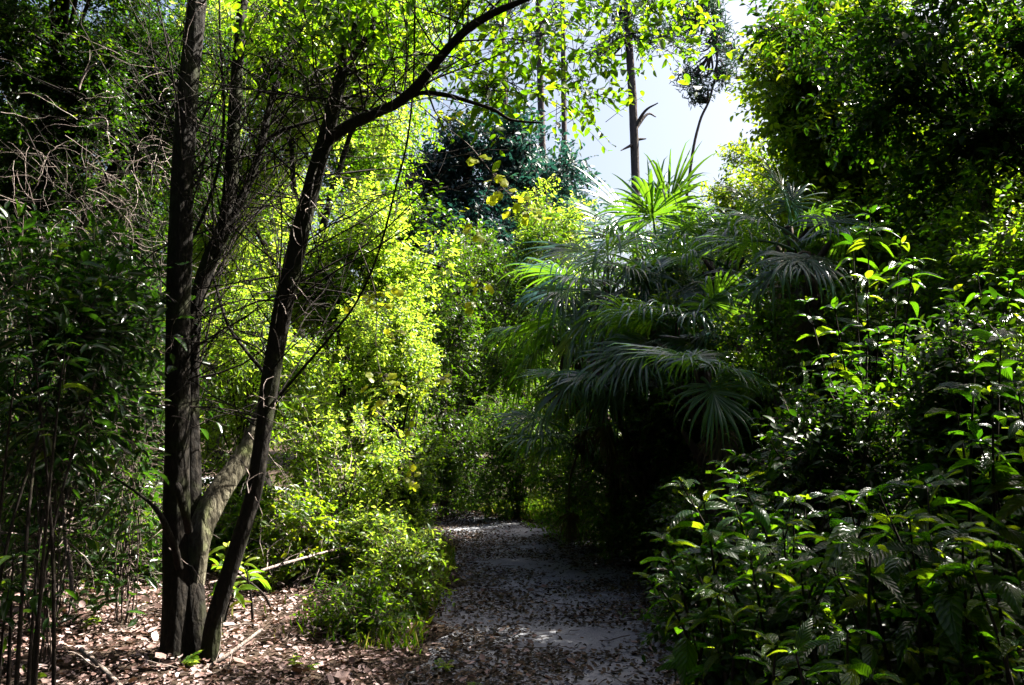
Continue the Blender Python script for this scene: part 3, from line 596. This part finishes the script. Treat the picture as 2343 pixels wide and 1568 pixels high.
shrub('shrub','small-leaved dark bush knitted into the middle of the thicket','shrub', 1900,1080,190,190, 4.3,.35,.040,6000,'gloom',178,D1)
shrub('shrub','dark bush knitted into the thicket beside the frame edge','shrub', 2230,980,150,220, 4.0,.35,.040,6500,'gloom',179,D1)
shrub('shrub','black bush behind the sapling leaves at the bottom of the thicket','shrub', 1950,1430,260,150, 3.4,.35,.040,5500,'gloom',180,D1)
shrub('shrub','gloomy bush closing the floor far behind the tallest bare cane','shrub', 60,960,230,150, 9.6,.6,.045,9000,'gloom',181,U1)
shrub('shrub','dim leafy bush low against the frame edge behind the small sapling','shrub', 20,1180,150,130, 7.0,.5,.045,4500,'gloom',182,U1, skirt=.1)
shrub('shrub','ragged leafy bush nesting between the weeping palm and the spiky palm','shrub', 1500,720,110,90, 8.3,.3,.040,2600,'mid',183,D1, gap=0)
shrub('shrub','shadowed bush bulging over the sandy path from the right bank','shrub', 1600,1170,130,80, 7.9,.5,.038,6000,'gloom',169,D1)
shrub('shrub','low black bush between the low palm and the path','shrub', 1400,1100,110,60, 10.8,.4,.036,3500,'dark',170,C1)
shrub('shrub','dark ground bush beside the overhanging dusky sapling','shrub', 1610,1240,120,85, 6.2,.4,.040,4500,'dark',177,D1)
F1 = 'far trees beyond the bend'
tree('oak_tree','far blue green oak between the pines', 1130, 33, [(985,450,130,120,33,3.0,9000),(1190,395,130,85,33,3.0,8000),(1275,455,80,75,34,3.0,3600),(1230,520,100,100,33,3.0,5500),(1110,560,170,100,31,3,9000),(1060,335,70,60,33,2,2600),(1180,330,60,50,32,2,1800),(900,500,60,110,32,2,2800),(930,600,90,110,32,2,5000)], .19, 'blue', 171, .35, group=F1, gap=-.15, lr=(.10,.30))
tree('forest_tree','distant tree showing beneath the far blue green oak', 1000, 26, [(1000,760,260,230,26,3,17000),(1300,800,260,200,27,3,15000)], .13, 'dark', 172, .25, group=F1)
tree('forest_tree','distant tree hidden behind the bright leafy shrubs', 500, 24, [(450,500,350,420,24,3,22000)], .12, 'mid', 173, .25, group=F1)
tree('forest_tree','distant tree behind the upright trunk and glossy shrubs', -50, 20, [(50,420,350,480,20,3,24000)], .11, 'dark', 174, .25, group=F1)
tree('forest_tree','distant tree low behind the palms on the bank', 1700, 22, [(1700,720,330,240,22,3,18000)], .11, 'dark', 175, .25, group=F1)
tree('forest_tree','distant tree behind the canopy on the right bank', 2250, 20, [(2200,600,350,350,20,3,22000)], .11, 'dark', 176, .25, group=F1)

rng = np.random.default_rng(77); g = Geo(); n = 9000
x = rng.uniform(-60, 60, n); y = 40 + rng.uniform(0, 12, n) + 3 * np.sin(x * .3); h = rng.random(n) * (6.5 + 2.5 * np.sin(x * .23 + 1) + 1.5 * np.sin(x * .9))
P = np.repeat(np.stack([x, y, h], -1), 8, 0) + rng.normal(size=(n * 8, 3)) * .5; m = n * 8
add_leaves(g, P, rng.normal(size=(m, 3)), np.array([0, 0, .7]) + rng.normal(size=(m, 3)) * .6, rng.uniform(.15, .35, m), .16, TQ, rng.random(m))
tag(g.build('distant_woods', M_['mid']), 'far off woods closing the view behind the trees', kind='stuff')
g = Geo(); n = 11000; az = R_(42) + rng.random(n) * R_(276); rad = rng.uniform(12.5, 18, n) + 1.5 * np.sin(az * 9)  # unseen leaf ring added to shut out low sky light
top = np.where(az < R_(125), 10.5, 16.0) * (rad / 15) + 1.5 * np.sin(az * 14); P = np.stack([np.sin(az) * rad, 2 + np.cos(az) * rad, rng.random(n) ** .9 * top], -1)
P = np.repeat(P, 8, 0) + rng.normal(size=(n * 8, 3)) * .4; m = n * 8; P = P[:m]
add_leaves(g, P, rng.normal(size=(m, 3)), rng.normal(size=(m, 3)), rng.uniform(.25, .5, m), .22, TQ, rng.random(m))
tag(g.build('unseen_shade_woods', M_['dark']), 'unseen ring of woods added to block sky light', kind='stuff')
# unseen trees added beside and behind the camera to block sky light and sun
T3 = 'unseen trees added to block light'
for i, (x, y, h, rr, n) in enumerate([(-3.5, -2.5, 5.5, 3.0, 12000), (3.2, -2.8, 5.2, 3.0, 12000), (0, -6.5, 4.5, 3.8, 12000), (-7.0, 1.5, 5, 3.0, 12000), (7.4, .5, 4.6, 2.8, 9000), (-4.4, 4.8, 7.0, 3.4, 13000), (1.6, .2, 6.4, 3.0, 12000), (5.7, 4.1, 5.2, 2.8, 9000)]):
    r2 = np.random.default_rng(300 + i); rt = root('forest_tree', (x, y, 0), ['unseen shade tree added behind the walker, stems side', 'unseen shade tree added behind the walker, thicket side', 'unseen shade tree added over the path behind the walker', 'unseen shade tree added beyond the frame on the stems side', 'unseen shade tree added beyond the frame on the thicket side', 'unseen canopy added to shade the shrubs beside the stems', 'unseen canopy added to shade the corrugated saplings from the walker side', 'unseen canopy added beyond the frame to block sun on the saplings'][i], 'tree', T3)
    g = Geo(); gb = Geo(); lc = foliage(g, None, (x, y, h), (rr, rr, 2.2 if i < 5 else 1.2), n, .17, r2, T=TQ, gap=-.9 if i < 7 else -.6)
    if i < 5: foliage(g, None, (x, y, 1.4), (rr, 1.2, 1.3), n // 3, .17, r2, T=TQ, gap=-.9)
    if i > 4: x += [-3.4, 2.2, 1.6][i - 5]; y -= [1, 2.2, .5][i - 5]
    add_trunk(gb, [(x, y, -.1), (x + .1, y, h * .5), tuple(lc[0])], [.1, .08, .04], i, 10, 6)
    gb.build('trunk', M_['bark'], rt); g.build('crown', M_['dark'], rt)

def pine(label, pts, rads, Y, seed, tufts=(), stubs=(), lab2=None):
    rng = np.random.default_rng(seed); P = [W(x, y, Y) for x, y in pts]; b = P[0].copy(); b[2] = float(G(b[0], Y)) - .1
    rt = root('pine_tree', b, label, 'tree', 'tall pines beyond the bend'); gb = Geo()
    add_trunk(gb, [b] + P, np.array([rads[0]] + list(rads)) * Y / FP, seed, 14, 6, rough=.05); gb.build('trunk', M_['bark_pine'], rt)
    if stubs:
        gs = Geo()
        for s in stubs:
            Q, Rr = smooth_path([W(x, y, Y + d) for x, y, d in s], np.linspace(5, 1.2, len(s)) * Y / FP, 5); add_tubes(gs, Q, Rr, 6)
        gs.build('branches', M_['bark_pine'], rt)
    if tufts:
        g = Geo(); gs = Geo()
        for (x, y, rr, n, fx, fy) in tufts:
            c = W(x, y, Y); o = W(fx, fy, Y); C = c + rng.normal(size=(n, 3)) * rr * Y / FP * np.array([.6, .6, .4])
            for q in C:
                m = (q + o) / 2 + rng.normal(0, .2, 3); Q, Rr = smooth_path([o, m, q], [.05, .035, .012], 4); add_tubes(gs, Q, Rr, 4)
            k = 46; Pp = np.repeat(C, k, 0) + rng.normal(size=(n * k, 3)) * .16; D = nrm(rng.normal(size=(n * k, 3)) + np.array([0, 0, .3]))
            add_leaves(g, Pp, D, rng.normal(size=(n * k, 3)), .26, .035, TQ, rng.random(n * k))
        g.build('crown', M_['needles'], rt); gs.build('branches', M_['bark_pine'], rt)
    return rt
pine('thick straight pine trunk with snapped side branches before the white sky', [(1456,700),(1455,500),(1452,350),(1447,230),(1440,120),(1432,0),(1425,-150)], [10,10,10,10,9,9,8], 30, 181,
     tufts=[(1430,40,60,16,1432,30),(1390,110,40,8,1436,90),(1490,90,45,8,1438,80)], stubs=[((1448,300,0),(1475,255,-.3),(1505,236,-.5)), ((1450,300,0),(1480,262,.3),(1500,268,.5)),((1450,330,0),(1420,345,-.4)),((1452,320,0),(1478,318,0))])
pine('slender pine rising behind the middle of the oak', [(1172,700),(1170,500),(1162,350),(1155,240),(1150,120),(1145,-60)], [8,8,7,7,6,5], 36, 182, tufts=[(1150,40,60,12,1150,60)])
pine('dusky pine trunk just off the slender pine', [(1250,700),(1248,450),(1240,330),(1236,200),(1232,60),(1230,-80)], [9,9,8,8,7,6], 34, 183, tufts=[(1235,60,60,12,1234,80)])
pine('pine thin as a pole behind the edge of the oak', [(1296,700),(1294,450),(1290,300),(1288,100),(1286,-50)], [7,7,6,6,5], 38, 184)
pine('leggy pine with scattered drooping needle tufts in the white gap', [(1560,600),(1580,380),(1600,280),(1625,220),(1640,120),(1620,-40)], [3.6,3.4,3,2.8,2.5,2], 30, 185,
     tufts=[(1600,40,45,20,1622,0),(1640,100,40,14,1636,80),(1590,180,26,8,1625,120),(1600,225,22,6,1618,235),(1650,180,26,7,1636,160),(1560,70,30,8,1610,40)])

# ---------------------------------------------------------------- yellow-leaved vines
def vine(label, pts, Y, seed, clusters, L=.052, r=.0035):
    rng = np.random.default_rng(seed); P = [W(x, y, Y + d) for x, y, d in pts]
    rt = root('grape_vine', P[0], label, 'vine', 'yellow leaved vines hanging by the path'); gs = Geo(); g = Geo()
    Q, Rr = smooth_path(P, np.linspace(r, r * .4, len(P)), 8); add_tubes(gs, Q, Rr, 5)
    for x, y, n, sp in clusters:
        c = W(x, y, Y); C = c + rng.normal(size=(n, 3)) * sp * Y / FP * np.array([1, .6, .8])
        j = np.argmin(np.linalg.norm(Q[None] - C[:, None], axis=-1), 1); tt = np.linspace(0, 1, 4)[None, :, None]
        st = Q[j][:, None] * (1 - tt) + C[:, None] * tt; st[:, 1:3, 2] += .012; add_tubes(gs, st, np.full((n, 4), r * .3), 3)
        D = nrm(C - Q[j]) * .4 + rng.normal(size=(n, 3)) * np.array([.7, .4, .3]) - np.array([0, 0, .25])
        N = np.array([0, -.55, .75]) + rng.normal(size=(n, 3)) * .35; LL = L * rng.uniform(.6, 1.15, n)
        add_leaves(g, C, D, N, LL, LL, TR, rng.random(n))
    gs.build('stem', M_['twig'], rt); g.build('leaves', M_['yellow'], rt)
vine('vine with yellow heart leaves trailing down before the far oak', [(960,240,0),(1010,285,0),(1070,330,0),(1120,390,0),(1160,440,0),(1210,480,0),(1260,505,0)], 4.6, 191, [(1130,400,4,12),(1148,432,7,12),(1190,470,8,16),(1235,490,7,14),(1040,275,6,18),(1045,262,3,10),(1100,360,4,12)])
vine('short vine sprig with four round yellow leaves above the leafy nose', [(1130,395,0),(1110,450,0),(1095,490,0),(1090,520,0)], 4.8, 192, [(1075,525,3,9),(1092,520,3,8),(1112,552,3,9),(1078,496,2,8)], L=.046)
vine('vine curving to a knot of yellow leaves beside the leafy nose', [(960,600,0),(1010,610,0),(1060,628,0),(1100,645,0)], 5.0, 193, [(1085,645,3,8),(1112,652,5,10),(1070,690,3,10),(1080,720,3,8)], L=.048)
vine('vine laden with gold leaves over the glowing shrub', [(820,560,0),(850,640,0),(862,700,0),(860,800,0),(880,880,0),(900,900,0)], 5.2, 194, [(865,690,9,16),(880,672,6,12),(840,700,6,14),(880,870,10,18),(905,890,7,12),(850,930,7,14),(900,760,6,20)])
vine('vine tip with yellow leaves dangling over the path bend', [(900,900,0),(950,880,0),(985,860,0),(1015,868,0)], 5.4, 195, [(1013,868,4,6),(980,870,3,10),(962,900,2,8)], L=.046)
vine('low vine spray ending in lemon leaves above the path end', [(860,940,0),(905,985,0),(925,1000,0),(940,1080,0),(945,1095,0)], 5.4, 196, [(935,985,5,8),(935,1080,4,6),(950,1092,5,9),(948,1108,3,5)], L=.044)

# ---------------------------------------------------------------- corrugated-leaf saplings in front
def broad_sapling(label, tips_, foot_px, foot_Y, seed, L=.14, group='corrugated leaf saplings beside the path', mat='broad', nodes=7, step=.10, aspect=.42, name='corrugated_leaf_sapling', twig='twig_dark'):
    """tips_: (px,py,Y) where each stem ends; leaves in crossed pairs down the stem, the tip a rosette"""
    rng = np.random.default_rng(seed); f = W(foot_px, 946, foot_Y); base = np.array([f[0], foot_Y, float(G(f[0], foot_Y)) - .03])
    rt = root(name, base, label, 'sapling', group); gs = Geo()
    Ps = []; Ds = []; Ns = []; Ls = []
    for (x, y, Yt) in tips_:
        tip = W(x, y, Yt); b = base + np.append(rng.normal(0, .10, 2), 0)
        m1 = b * .6 + tip * .4 + np.append((b - tip)[:2] * .22, 0); m2 = b * .22 + tip * .78 + np.append((b - tip)[:2] * .14, .02)
        Q, Rr = smooth_path([b, m1, m2, tip], [.011, .008, .005, .0025], 8); add_tubes(gs, Q, Rr, 6, rng.random())
        ln = np.concatenate([[0], np.cumsum(np.linalg.norm(np.diff(Q, axis=0), axis=1))]); tot = ln[-1]; a0 = rng.uniform(0, 6.28)
        for k in range(nodes):
            s = tot - step * k * rng.uniform(.8, 1.15) - .005
            if s < tot * .25: break
            p = np.array([np.interp(s, ln, Q[:, i]) for i in range(3)])
            cnt = 5 if k == 0 else (3 if k < 2 else 2)
            for c in range(cnt):
                if k > 2 and rng.random() < .18: continue
                a = a0 + k * 1.57 + c * 6.283 / cnt + rng.normal(0, .3); el = (.5 if k == 0 else .2) + rng.normal(0, .22)
                Ps.append(p); Ds.append([math.cos(a) * math.cos(el), math.sin(a) * math.cos(el), math.sin(el)]); Ns.append([rng.normal(0, .3), rng.normal(0, .3), 1])
                Ls.append(L * (rng.uniform(.3, .85) if k == 0 else rng.choice([.55, .8, 1., 1.25]) * rng.uniform(.85, 1.1)))
    Ps, Ds, Ns, Ls = map(np.array, (Ps, Ds, Ns, Ls)); n = len(Ps)
    g = Geo()
    kk = rng.integers(0, 4, n); Dn = Ds - np.array([0, 0, .25]) * rng.random((n, 1))
    for q in range(4):
        i = kk == q; add_leaves(g, (Ps + nrm(Ds) * .012)[i], Dn[i], Ns[i], Ls[i], Ls[i] * aspect * rng.uniform(.7, 1.2, i.sum()), TBS[q], rng.random(i.sum()))
    gs.build('stems', M_[twig], rt); g.build('leaves', M_[mat], rt); return rt
def tipset(seed, n, x0, x1, y0, y1, Y0, Y1):
    r = np.random.default_rng(seed); return [(r.uniform(x0, x1), r.uniform(y0, y1), r.uniform(Y0, Y1)) for _ in range(n)]
broad_sapling('sapling with the big white lit leaf in the middle of the thicket', [(2010,1130,2.9),(1940,1150,2.8),(2080,1190,2.7),(1990,1260,2.6),(1900,1290,2.9),(2120,1110,3.1)], 2040, 2.9, 201, .15)
broad_sapling('dusky blue sapling overhanging the path edge', [(1560,1110,3.3),(1610,1150,3.2),(1520,1240,3.3),(1590,1290,3.2),(1660,1230,3.3),(1500,1330,3.35),(1650,1350,3.1)], 1660, 3.4, 202, .14)
broad_sapling('tall bright sapling with yellow green tips below the narrow bladed palm', [(1910,710,4.4),(1845,690,4.6),(1980,640,4.4),(1900,820,4.2),(2010,760,4.3),(1990,490,4.7),(2060,560,4.6),(2090,600,4.5),(1950,560,4.8)], 2000, 4.6, 203, .12, nodes=8)
broad_sapling('sapling at the thicket edge with rows of small yellow green leaves', tipset(4, 14, 1740, 2000, 860, 1100, 3.8, 4.6), 1900, 4.2, 204, .10, nodes=8, step=.08)
broad_sapling('sapling crowding the frame edge with the largest yellow leaves', [(2290,780,3.2),(2230,830,3.3),(2330,900,3.0),(2270,900,3.1),(2180,900,3.5),(2340,1000,3.1),(2240,1010,3.2)], 2330, 3.3, 205, .14)
broad_sapling('sapling in deep shade low behind the big white lit leaf', tipset(6, 10, 1680, 1960, 1230, 1420, 2.9, 3.4), 1800, 3.2, 206, .13)
broad_sapling('shadowed sapling nearest the frame bottom with glinting leaf tips', tipset(7, 9, 1760, 2140, 1400, 1560, 2.3, 2.8), 1950, 2.6, 207, .13)
broad_sapling('dark sapling filling the bottom corner of the thicket', tipset(8, 12, 2120, 2360, 1180, 1520, 2.4, 3.0), 2280, 2.7, 208, .14)
broad_sapling('sapling with dotted sunlit leaves behind the largest yellow leaves', tipset(9, 12, 2020, 2300, 900, 1180, 3.6, 4.4), 2200, 4.1, 209, .11, nodes=8)
broad_sapling('leafy sapling between the bright tipped sapling and the thicket edge', tipset(10, 12, 1780, 2060, 760, 960, 4.6, 5.4), 1930, 5.0, 210, .11, nodes=7)
broad_sapling('dim sapling on the bank behind the dusky blue sapling', tipset(12, 9, 1640, 1800, 1000, 1240, 4.0, 4.8), 1740, 4.5, 211, .11)
broad_sapling('dense leafy sapling between the middle thicket and the path', tipset(21, 14, 1620, 1900, 1100, 1330, 3.3, 4.0), 1790, 3.7, 221, .12, nodes=9, step=.085)
broad_sapling('low sapling under the dusky blue sapling, dark leaves over the sand edge', tipset(22, 9, 1560, 1780, 1330, 1500, 3.0, 3.5), 1680, 3.2, 222, .12, nodes=6)
broad_sapling('bushy sapling filling the thicket above the big white lit leaf', tipset(23, 16, 1960, 2340, 1000, 1300, 3.3, 4.0), 2160, 3.7, 223, .12, nodes=9, step=.085)
broad_sapling('slender sapling reaching into the slim tree at the frame edge', tipset(24, 10, 2080, 2340, 620, 900, 4.4, 5.2), 2230, 4.8, 224, .11, nodes=9)
# left side
broad_sapling('big-leaved bright sapling glowing behind the leaning stem', [(520,1255,6.0),(555,1290,5.9),(545,1350,5.9),(500,1300,6.1)], 540, 6.1, 212, .17, mat='bright', name='big_leaved_sapling', group=None, nodes=3, aspect=.33)
broad_sapling('small sapling with one lit yellow leaf beside the bare canes', [(30,1275,4.3),(95,1210,4.5),(20,1350,4.2)], 60, 4.5, 213, .12, mat='glossy', name='small_sapling', group=None, nodes=4)
broad_sapling('arching glossy sapling with long white glinting leaves', [(60,710,4.3),(230,660,4.6),(150,790,4.2),(40,820,4.1),(260,760,4.6),(130,650,4.7)], 60, 4.4, 214, .13, mat='glossy', name='glossy_sapling', group=None, nodes=6, aspect=.3)

# ---------------------------------------------------------------- canes, dead twigs, fallen branches
rng = np.random.default_rng(31)
for i, (x0, x1, y1, Y, lab) in enumerate([(140,235,780,5.6,'tallest of the bare canes, slanting up into the glossy shrub'),(118,190,930,5.5,'straight pale cane, innermost on the side away from the tree'),
        (150,178,1010,5.8,'short cane standing among the taller slanted canes'),(170,260,900,6.0,'thin cane leaning towards the upright trunk'),(95,120,1020,5.2,'cane set apart at the shaded end of the row')]):
    b = W(x0, 946, Y); b[2] = float(G(b[0], Y)) - .03; t = W(x1, y1, Y)
    rt = root('bare_cane', b, lab, 'cane', 'bare canes left of the tree'); gc = Geo()
    Q, Rr = smooth_path([b, b * .6 + t * .4 + rng.normal(0, .02, 3), b * .25 + t * .75 + rng.normal(0, .03, 3), t], [.008, .007, .006, .003], 8); add_tubes(gc, Q, Rr, 7)
    gc.build('stem', M_['twig_pale'], rt); gc = Geo(); k = rng.integers(8, 24, 6)
    sprays(gc, Q[k], rng.normal(size=(6, 3)) * np.array([1, .5, .3]) + np.array([0, 0, .6]), .35, .003, rng, sub=2); gc.build('twigs', M_['twig_pale'], rt)
def deadwood(label, pts, rad, seed, mat='twig_pale', name='fallen_branch', cat='branch', subs=4, group=None, sl=.3):
    rng = np.random.default_rng(seed); P = [W(*p) for p in pts]; rt = root(name, P[0], label, cat, group); gc = Geo()
    Q, Rr = add_trunk(gc, P, rad, seed, 8, 7, rough=.08); gc.build('limb', M_[mat], rt)
    if subs:
        gc = Geo(); k = rng.integers(2, len(Q) - 1, subs); sprays(gc, Q[k], nrm(Q[-1] - Q[0]) + rng.normal(size=(subs, 3)) * .7, sl, rad[0] * .4, rng, sub=2); gc.build('twigs', M_[mat], rt)
deadwood('long pale fallen branch slanting up beside the big-leaved sapling', [(480,1335,6.6),(560,1318,6.7),(650,1290,6.9),(750,1262,7.2),(800,1250,7.4)], [.014,.014,.012,.009,.006], 221)
deadwood('fallen pole lying low on the lit litter behind the tree', [(560,1372,6.8),(640,1360,7),(740,1325,7.3),(860,1290,7.6)], [.012,.012,.011,.008], 222)
deadwood('dead branch lying in the shade before the tree foot', [(185,1485,5.0),(225,1520,4.8),(265,1560,4.6),(300,1600,4.4)], [.012,.013,.014,.014], 223)
deadwood('weathered root-like branch curving from the tree foot', [(600,1440,5.2),(520,1500,5.05),(470,1530,5.0),(420,1548,4.9)], [.010,.012,.013,.008], 224)
deadwood('crooked white dead stem standing among the canes', [(165,1350,5.0),(160,1290,5.05),(150,1230,5.1),(146,1180,5.2),(144,1130,5.2)], [.012,.013,.013,.011,.006], 225, name='dead_stem', cat='stem')
deadwood('horizontal dead stick caught across the canes', [(-20,1215,5.3),(60,1225,5.3),(130,1210,5.4),(200,1190,5.5)], [.010,.010,.009,.005], 226)
deadwood('arched pale twig high in the dark corner tree', [(180,205,6.2),(188,180,6.2),(202,158,6.2),(220,146,6.2)], [.010,.009,.008,.006], 227, subs=1, name='bare_twig', cat='twig')
deadwood('hooked pale twig below the arched one', [(205,272,6.2),(240,272,6.2),(244,300,6.2),(215,330,6.2)], [.006,.006,.005,.004], 228, subs=2, name='bare_twig', cat='twig', sl=.2)
gd = Geo(); n = 430
o = np.array([W(rng.uniform(-20, 420) , rng.uniform(330, 1450) if rng.random() < .92 else rng.uniform(120, 400), rng.uniform(5.6, 7.6)) for _ in range(n)])
sprays(gd, o, rng.normal(size=(n, 3)) * np.array([1, .4, .8]), rng.uniform(.18, .6, n), rng.uniform(.0014, .0034, n), rng, wander=.26, sub=2, grav=-.06)
tag(gd.build('vine_tangle', M_['twig_pale']), 'tangle of bare pale vines and dead twigs woven through the shaded shrubs', kind='stuff')

# ---------------------------------------------------------------- low plants and grass
def sprig(label, x, y, seed, n=9, L=.05, h=.09):
    rng = np.random.default_rng(seed)
    dz = (math.sin(PITCH) + (784 - y) / FP * math.cos(PITCH)); dy = math.cos(PITCH) - (784 - y) / FP * math.sin(PITCH); Y = -(EYE - .08) / dz * dy
    p = W(x, y, Y); p[2] = float(G(p[0], p[1])); rt = root('seedling', p, label, 'seedling', 'seedlings on the open litter'); gs = Geo(); g = Geo()
    m = 3; tp = p + np.stack([rng.normal(0, .03, m), rng.normal(0, .03, m), rng.uniform(.7, 1.2, m) * h], -1)
    for q in tp: Q, Rr = smooth_path([p, (p + q) / 2 + rng.normal(0, .006, 3), q], [.0018, .0015, .001], 3); add_tubes(gs, Q, Rr, 4)
    P = np.repeat(tp, n, 0) - np.stack([np.zeros(m * n), np.zeros(m * n), rng.random(m * n) * h * .6], -1); a = rng.uniform(0, 6.28, m * n)
    add_leaves(g, P, np.stack([np.cos(a), np.sin(a), rng.normal(.2, .2, m * n)], -1), np.stack([rng.normal(0, .3, m * n), rng.normal(0, .3, m * n), np.ones(m * n)], -1), L * rng.uniform(.6, 1.1, m * n), L * .5, TO, rng.random(m * n))
    gs.build('stem', M_['twig'], rt); g.build('leaves', M_['bright'], rt)
sprig('lit seedling on open litter between tree and path', 678, 1532, 231)
sprig('seedling at the sandy path edge nearest the camera', 1012, 1510, 232)
sprig('seedling sprouting at the foot of the dark trunk', 415, 1545, 233, L=.06)
sprig('seedling below the fallen pole on pink litter', 700, 1400, 234)
sprig('tiny seedling at the bottom of the path edge', 1050, 1562, 235, L=.04)
sprig('seedling in the litter before the bare canes', 200, 1465, 236)
def blades(n, fx, seed, h0, h1, name, label):
    rng = np.random.default_rng(seed); x, y = fx(rng, n); P = np.stack([x, y, G(x, y)], -1); m = len(x); g = Geo()
    D = np.stack([rng.normal(0, .35, m), rng.normal(0, .35, m), np.ones(m)], -1); N = np.stack([rng.normal(size=m), -np.ones(m), rng.normal(0, .3, m) + .4], -1)
    L = rng.uniform(h0, h1, m); add_leaves(g, P, D, N, L, .008, TO, rng.random(m)); tag(g.build(name, M_['grass']), label, kind='stuff')
def f1(r, n):
    y = r.uniform(11.8, 14.5, n); return path_c(y) + path_w(y) * 1.05 + np.abs(r.normal(0, 1.0, n)), y
def f2(r, n):
    y = r.uniform(5.6, 9.5, n); return path_c(y) - path_w(y) * .95 - np.abs(r.normal(0, .35, n)), y
blades(5200, f1, 241, .05, .2, 'grass', 'sunlit grass at the far end of the path')
blades(1800, f2, 242, .04, .14, 'grass', 'sparse grass blades along the shaded path edge')
def ground_cover(n, seed, x0, x1, y0, y1, name, label, L=.045, mat='mid'):
    r = np.random.default_rng(seed); g = Geo(); x = r.uniform(x0, x1, n); y = r.uniform(y0, y1, n)
    keep = (np.abs(x - path_c(y)) > path_w(y) * 1.08) & (pn(np.stack([x * 1.6, y * 1.6, x * 0], -1), seed) > -.1); x, y = x[keep], y[keep]; m = len(x); k = 12
    P = np.repeat(np.stack([x, y, G(x, y) + .02], -1), k, 0) + r.normal(size=(m * k, 3)) * np.array([.07, .07, 0]) + np.stack([np.zeros(m * k), np.zeros(m * k), r.random(m * k) ** 1.5 * .28], -1)
    a = r.uniform(0, 6.28, m * k); add_leaves(g, P, np.stack([np.cos(a), np.sin(a), r.normal(0, .3, m * k)], -1), np.stack([r.normal(0, .35, m * k), r.normal(0, .35, m * k), np.ones(m * k)], -1), L * r.uniform(.6, 1.2, m * k), L * .5, TO, r.random(m * k))
    tag(g.build(name, M_[mat]), label, kind='stuff')
ground_cover(1500, 251, 1.2, 6, 4.5, 13, 'undergrowth', 'dark knee-high undergrowth covering the right bank', mat='dark')
ground_cover(1300, 252, -8, -1.0, 7.6, 15, 'undergrowth', 'undergrowth below the sunlit shrubs left of the path')
ground_cover(1500, 253, -5, 6, 13.2, 20, 'undergrowth', 'undergrowth behind the far end of the path', mat='dark')
ground_cover(1600, 254, -9, -2.6, 6.5, 12, 'undergrowth', 'shaded undergrowth behind the bare canes', mat='dark')
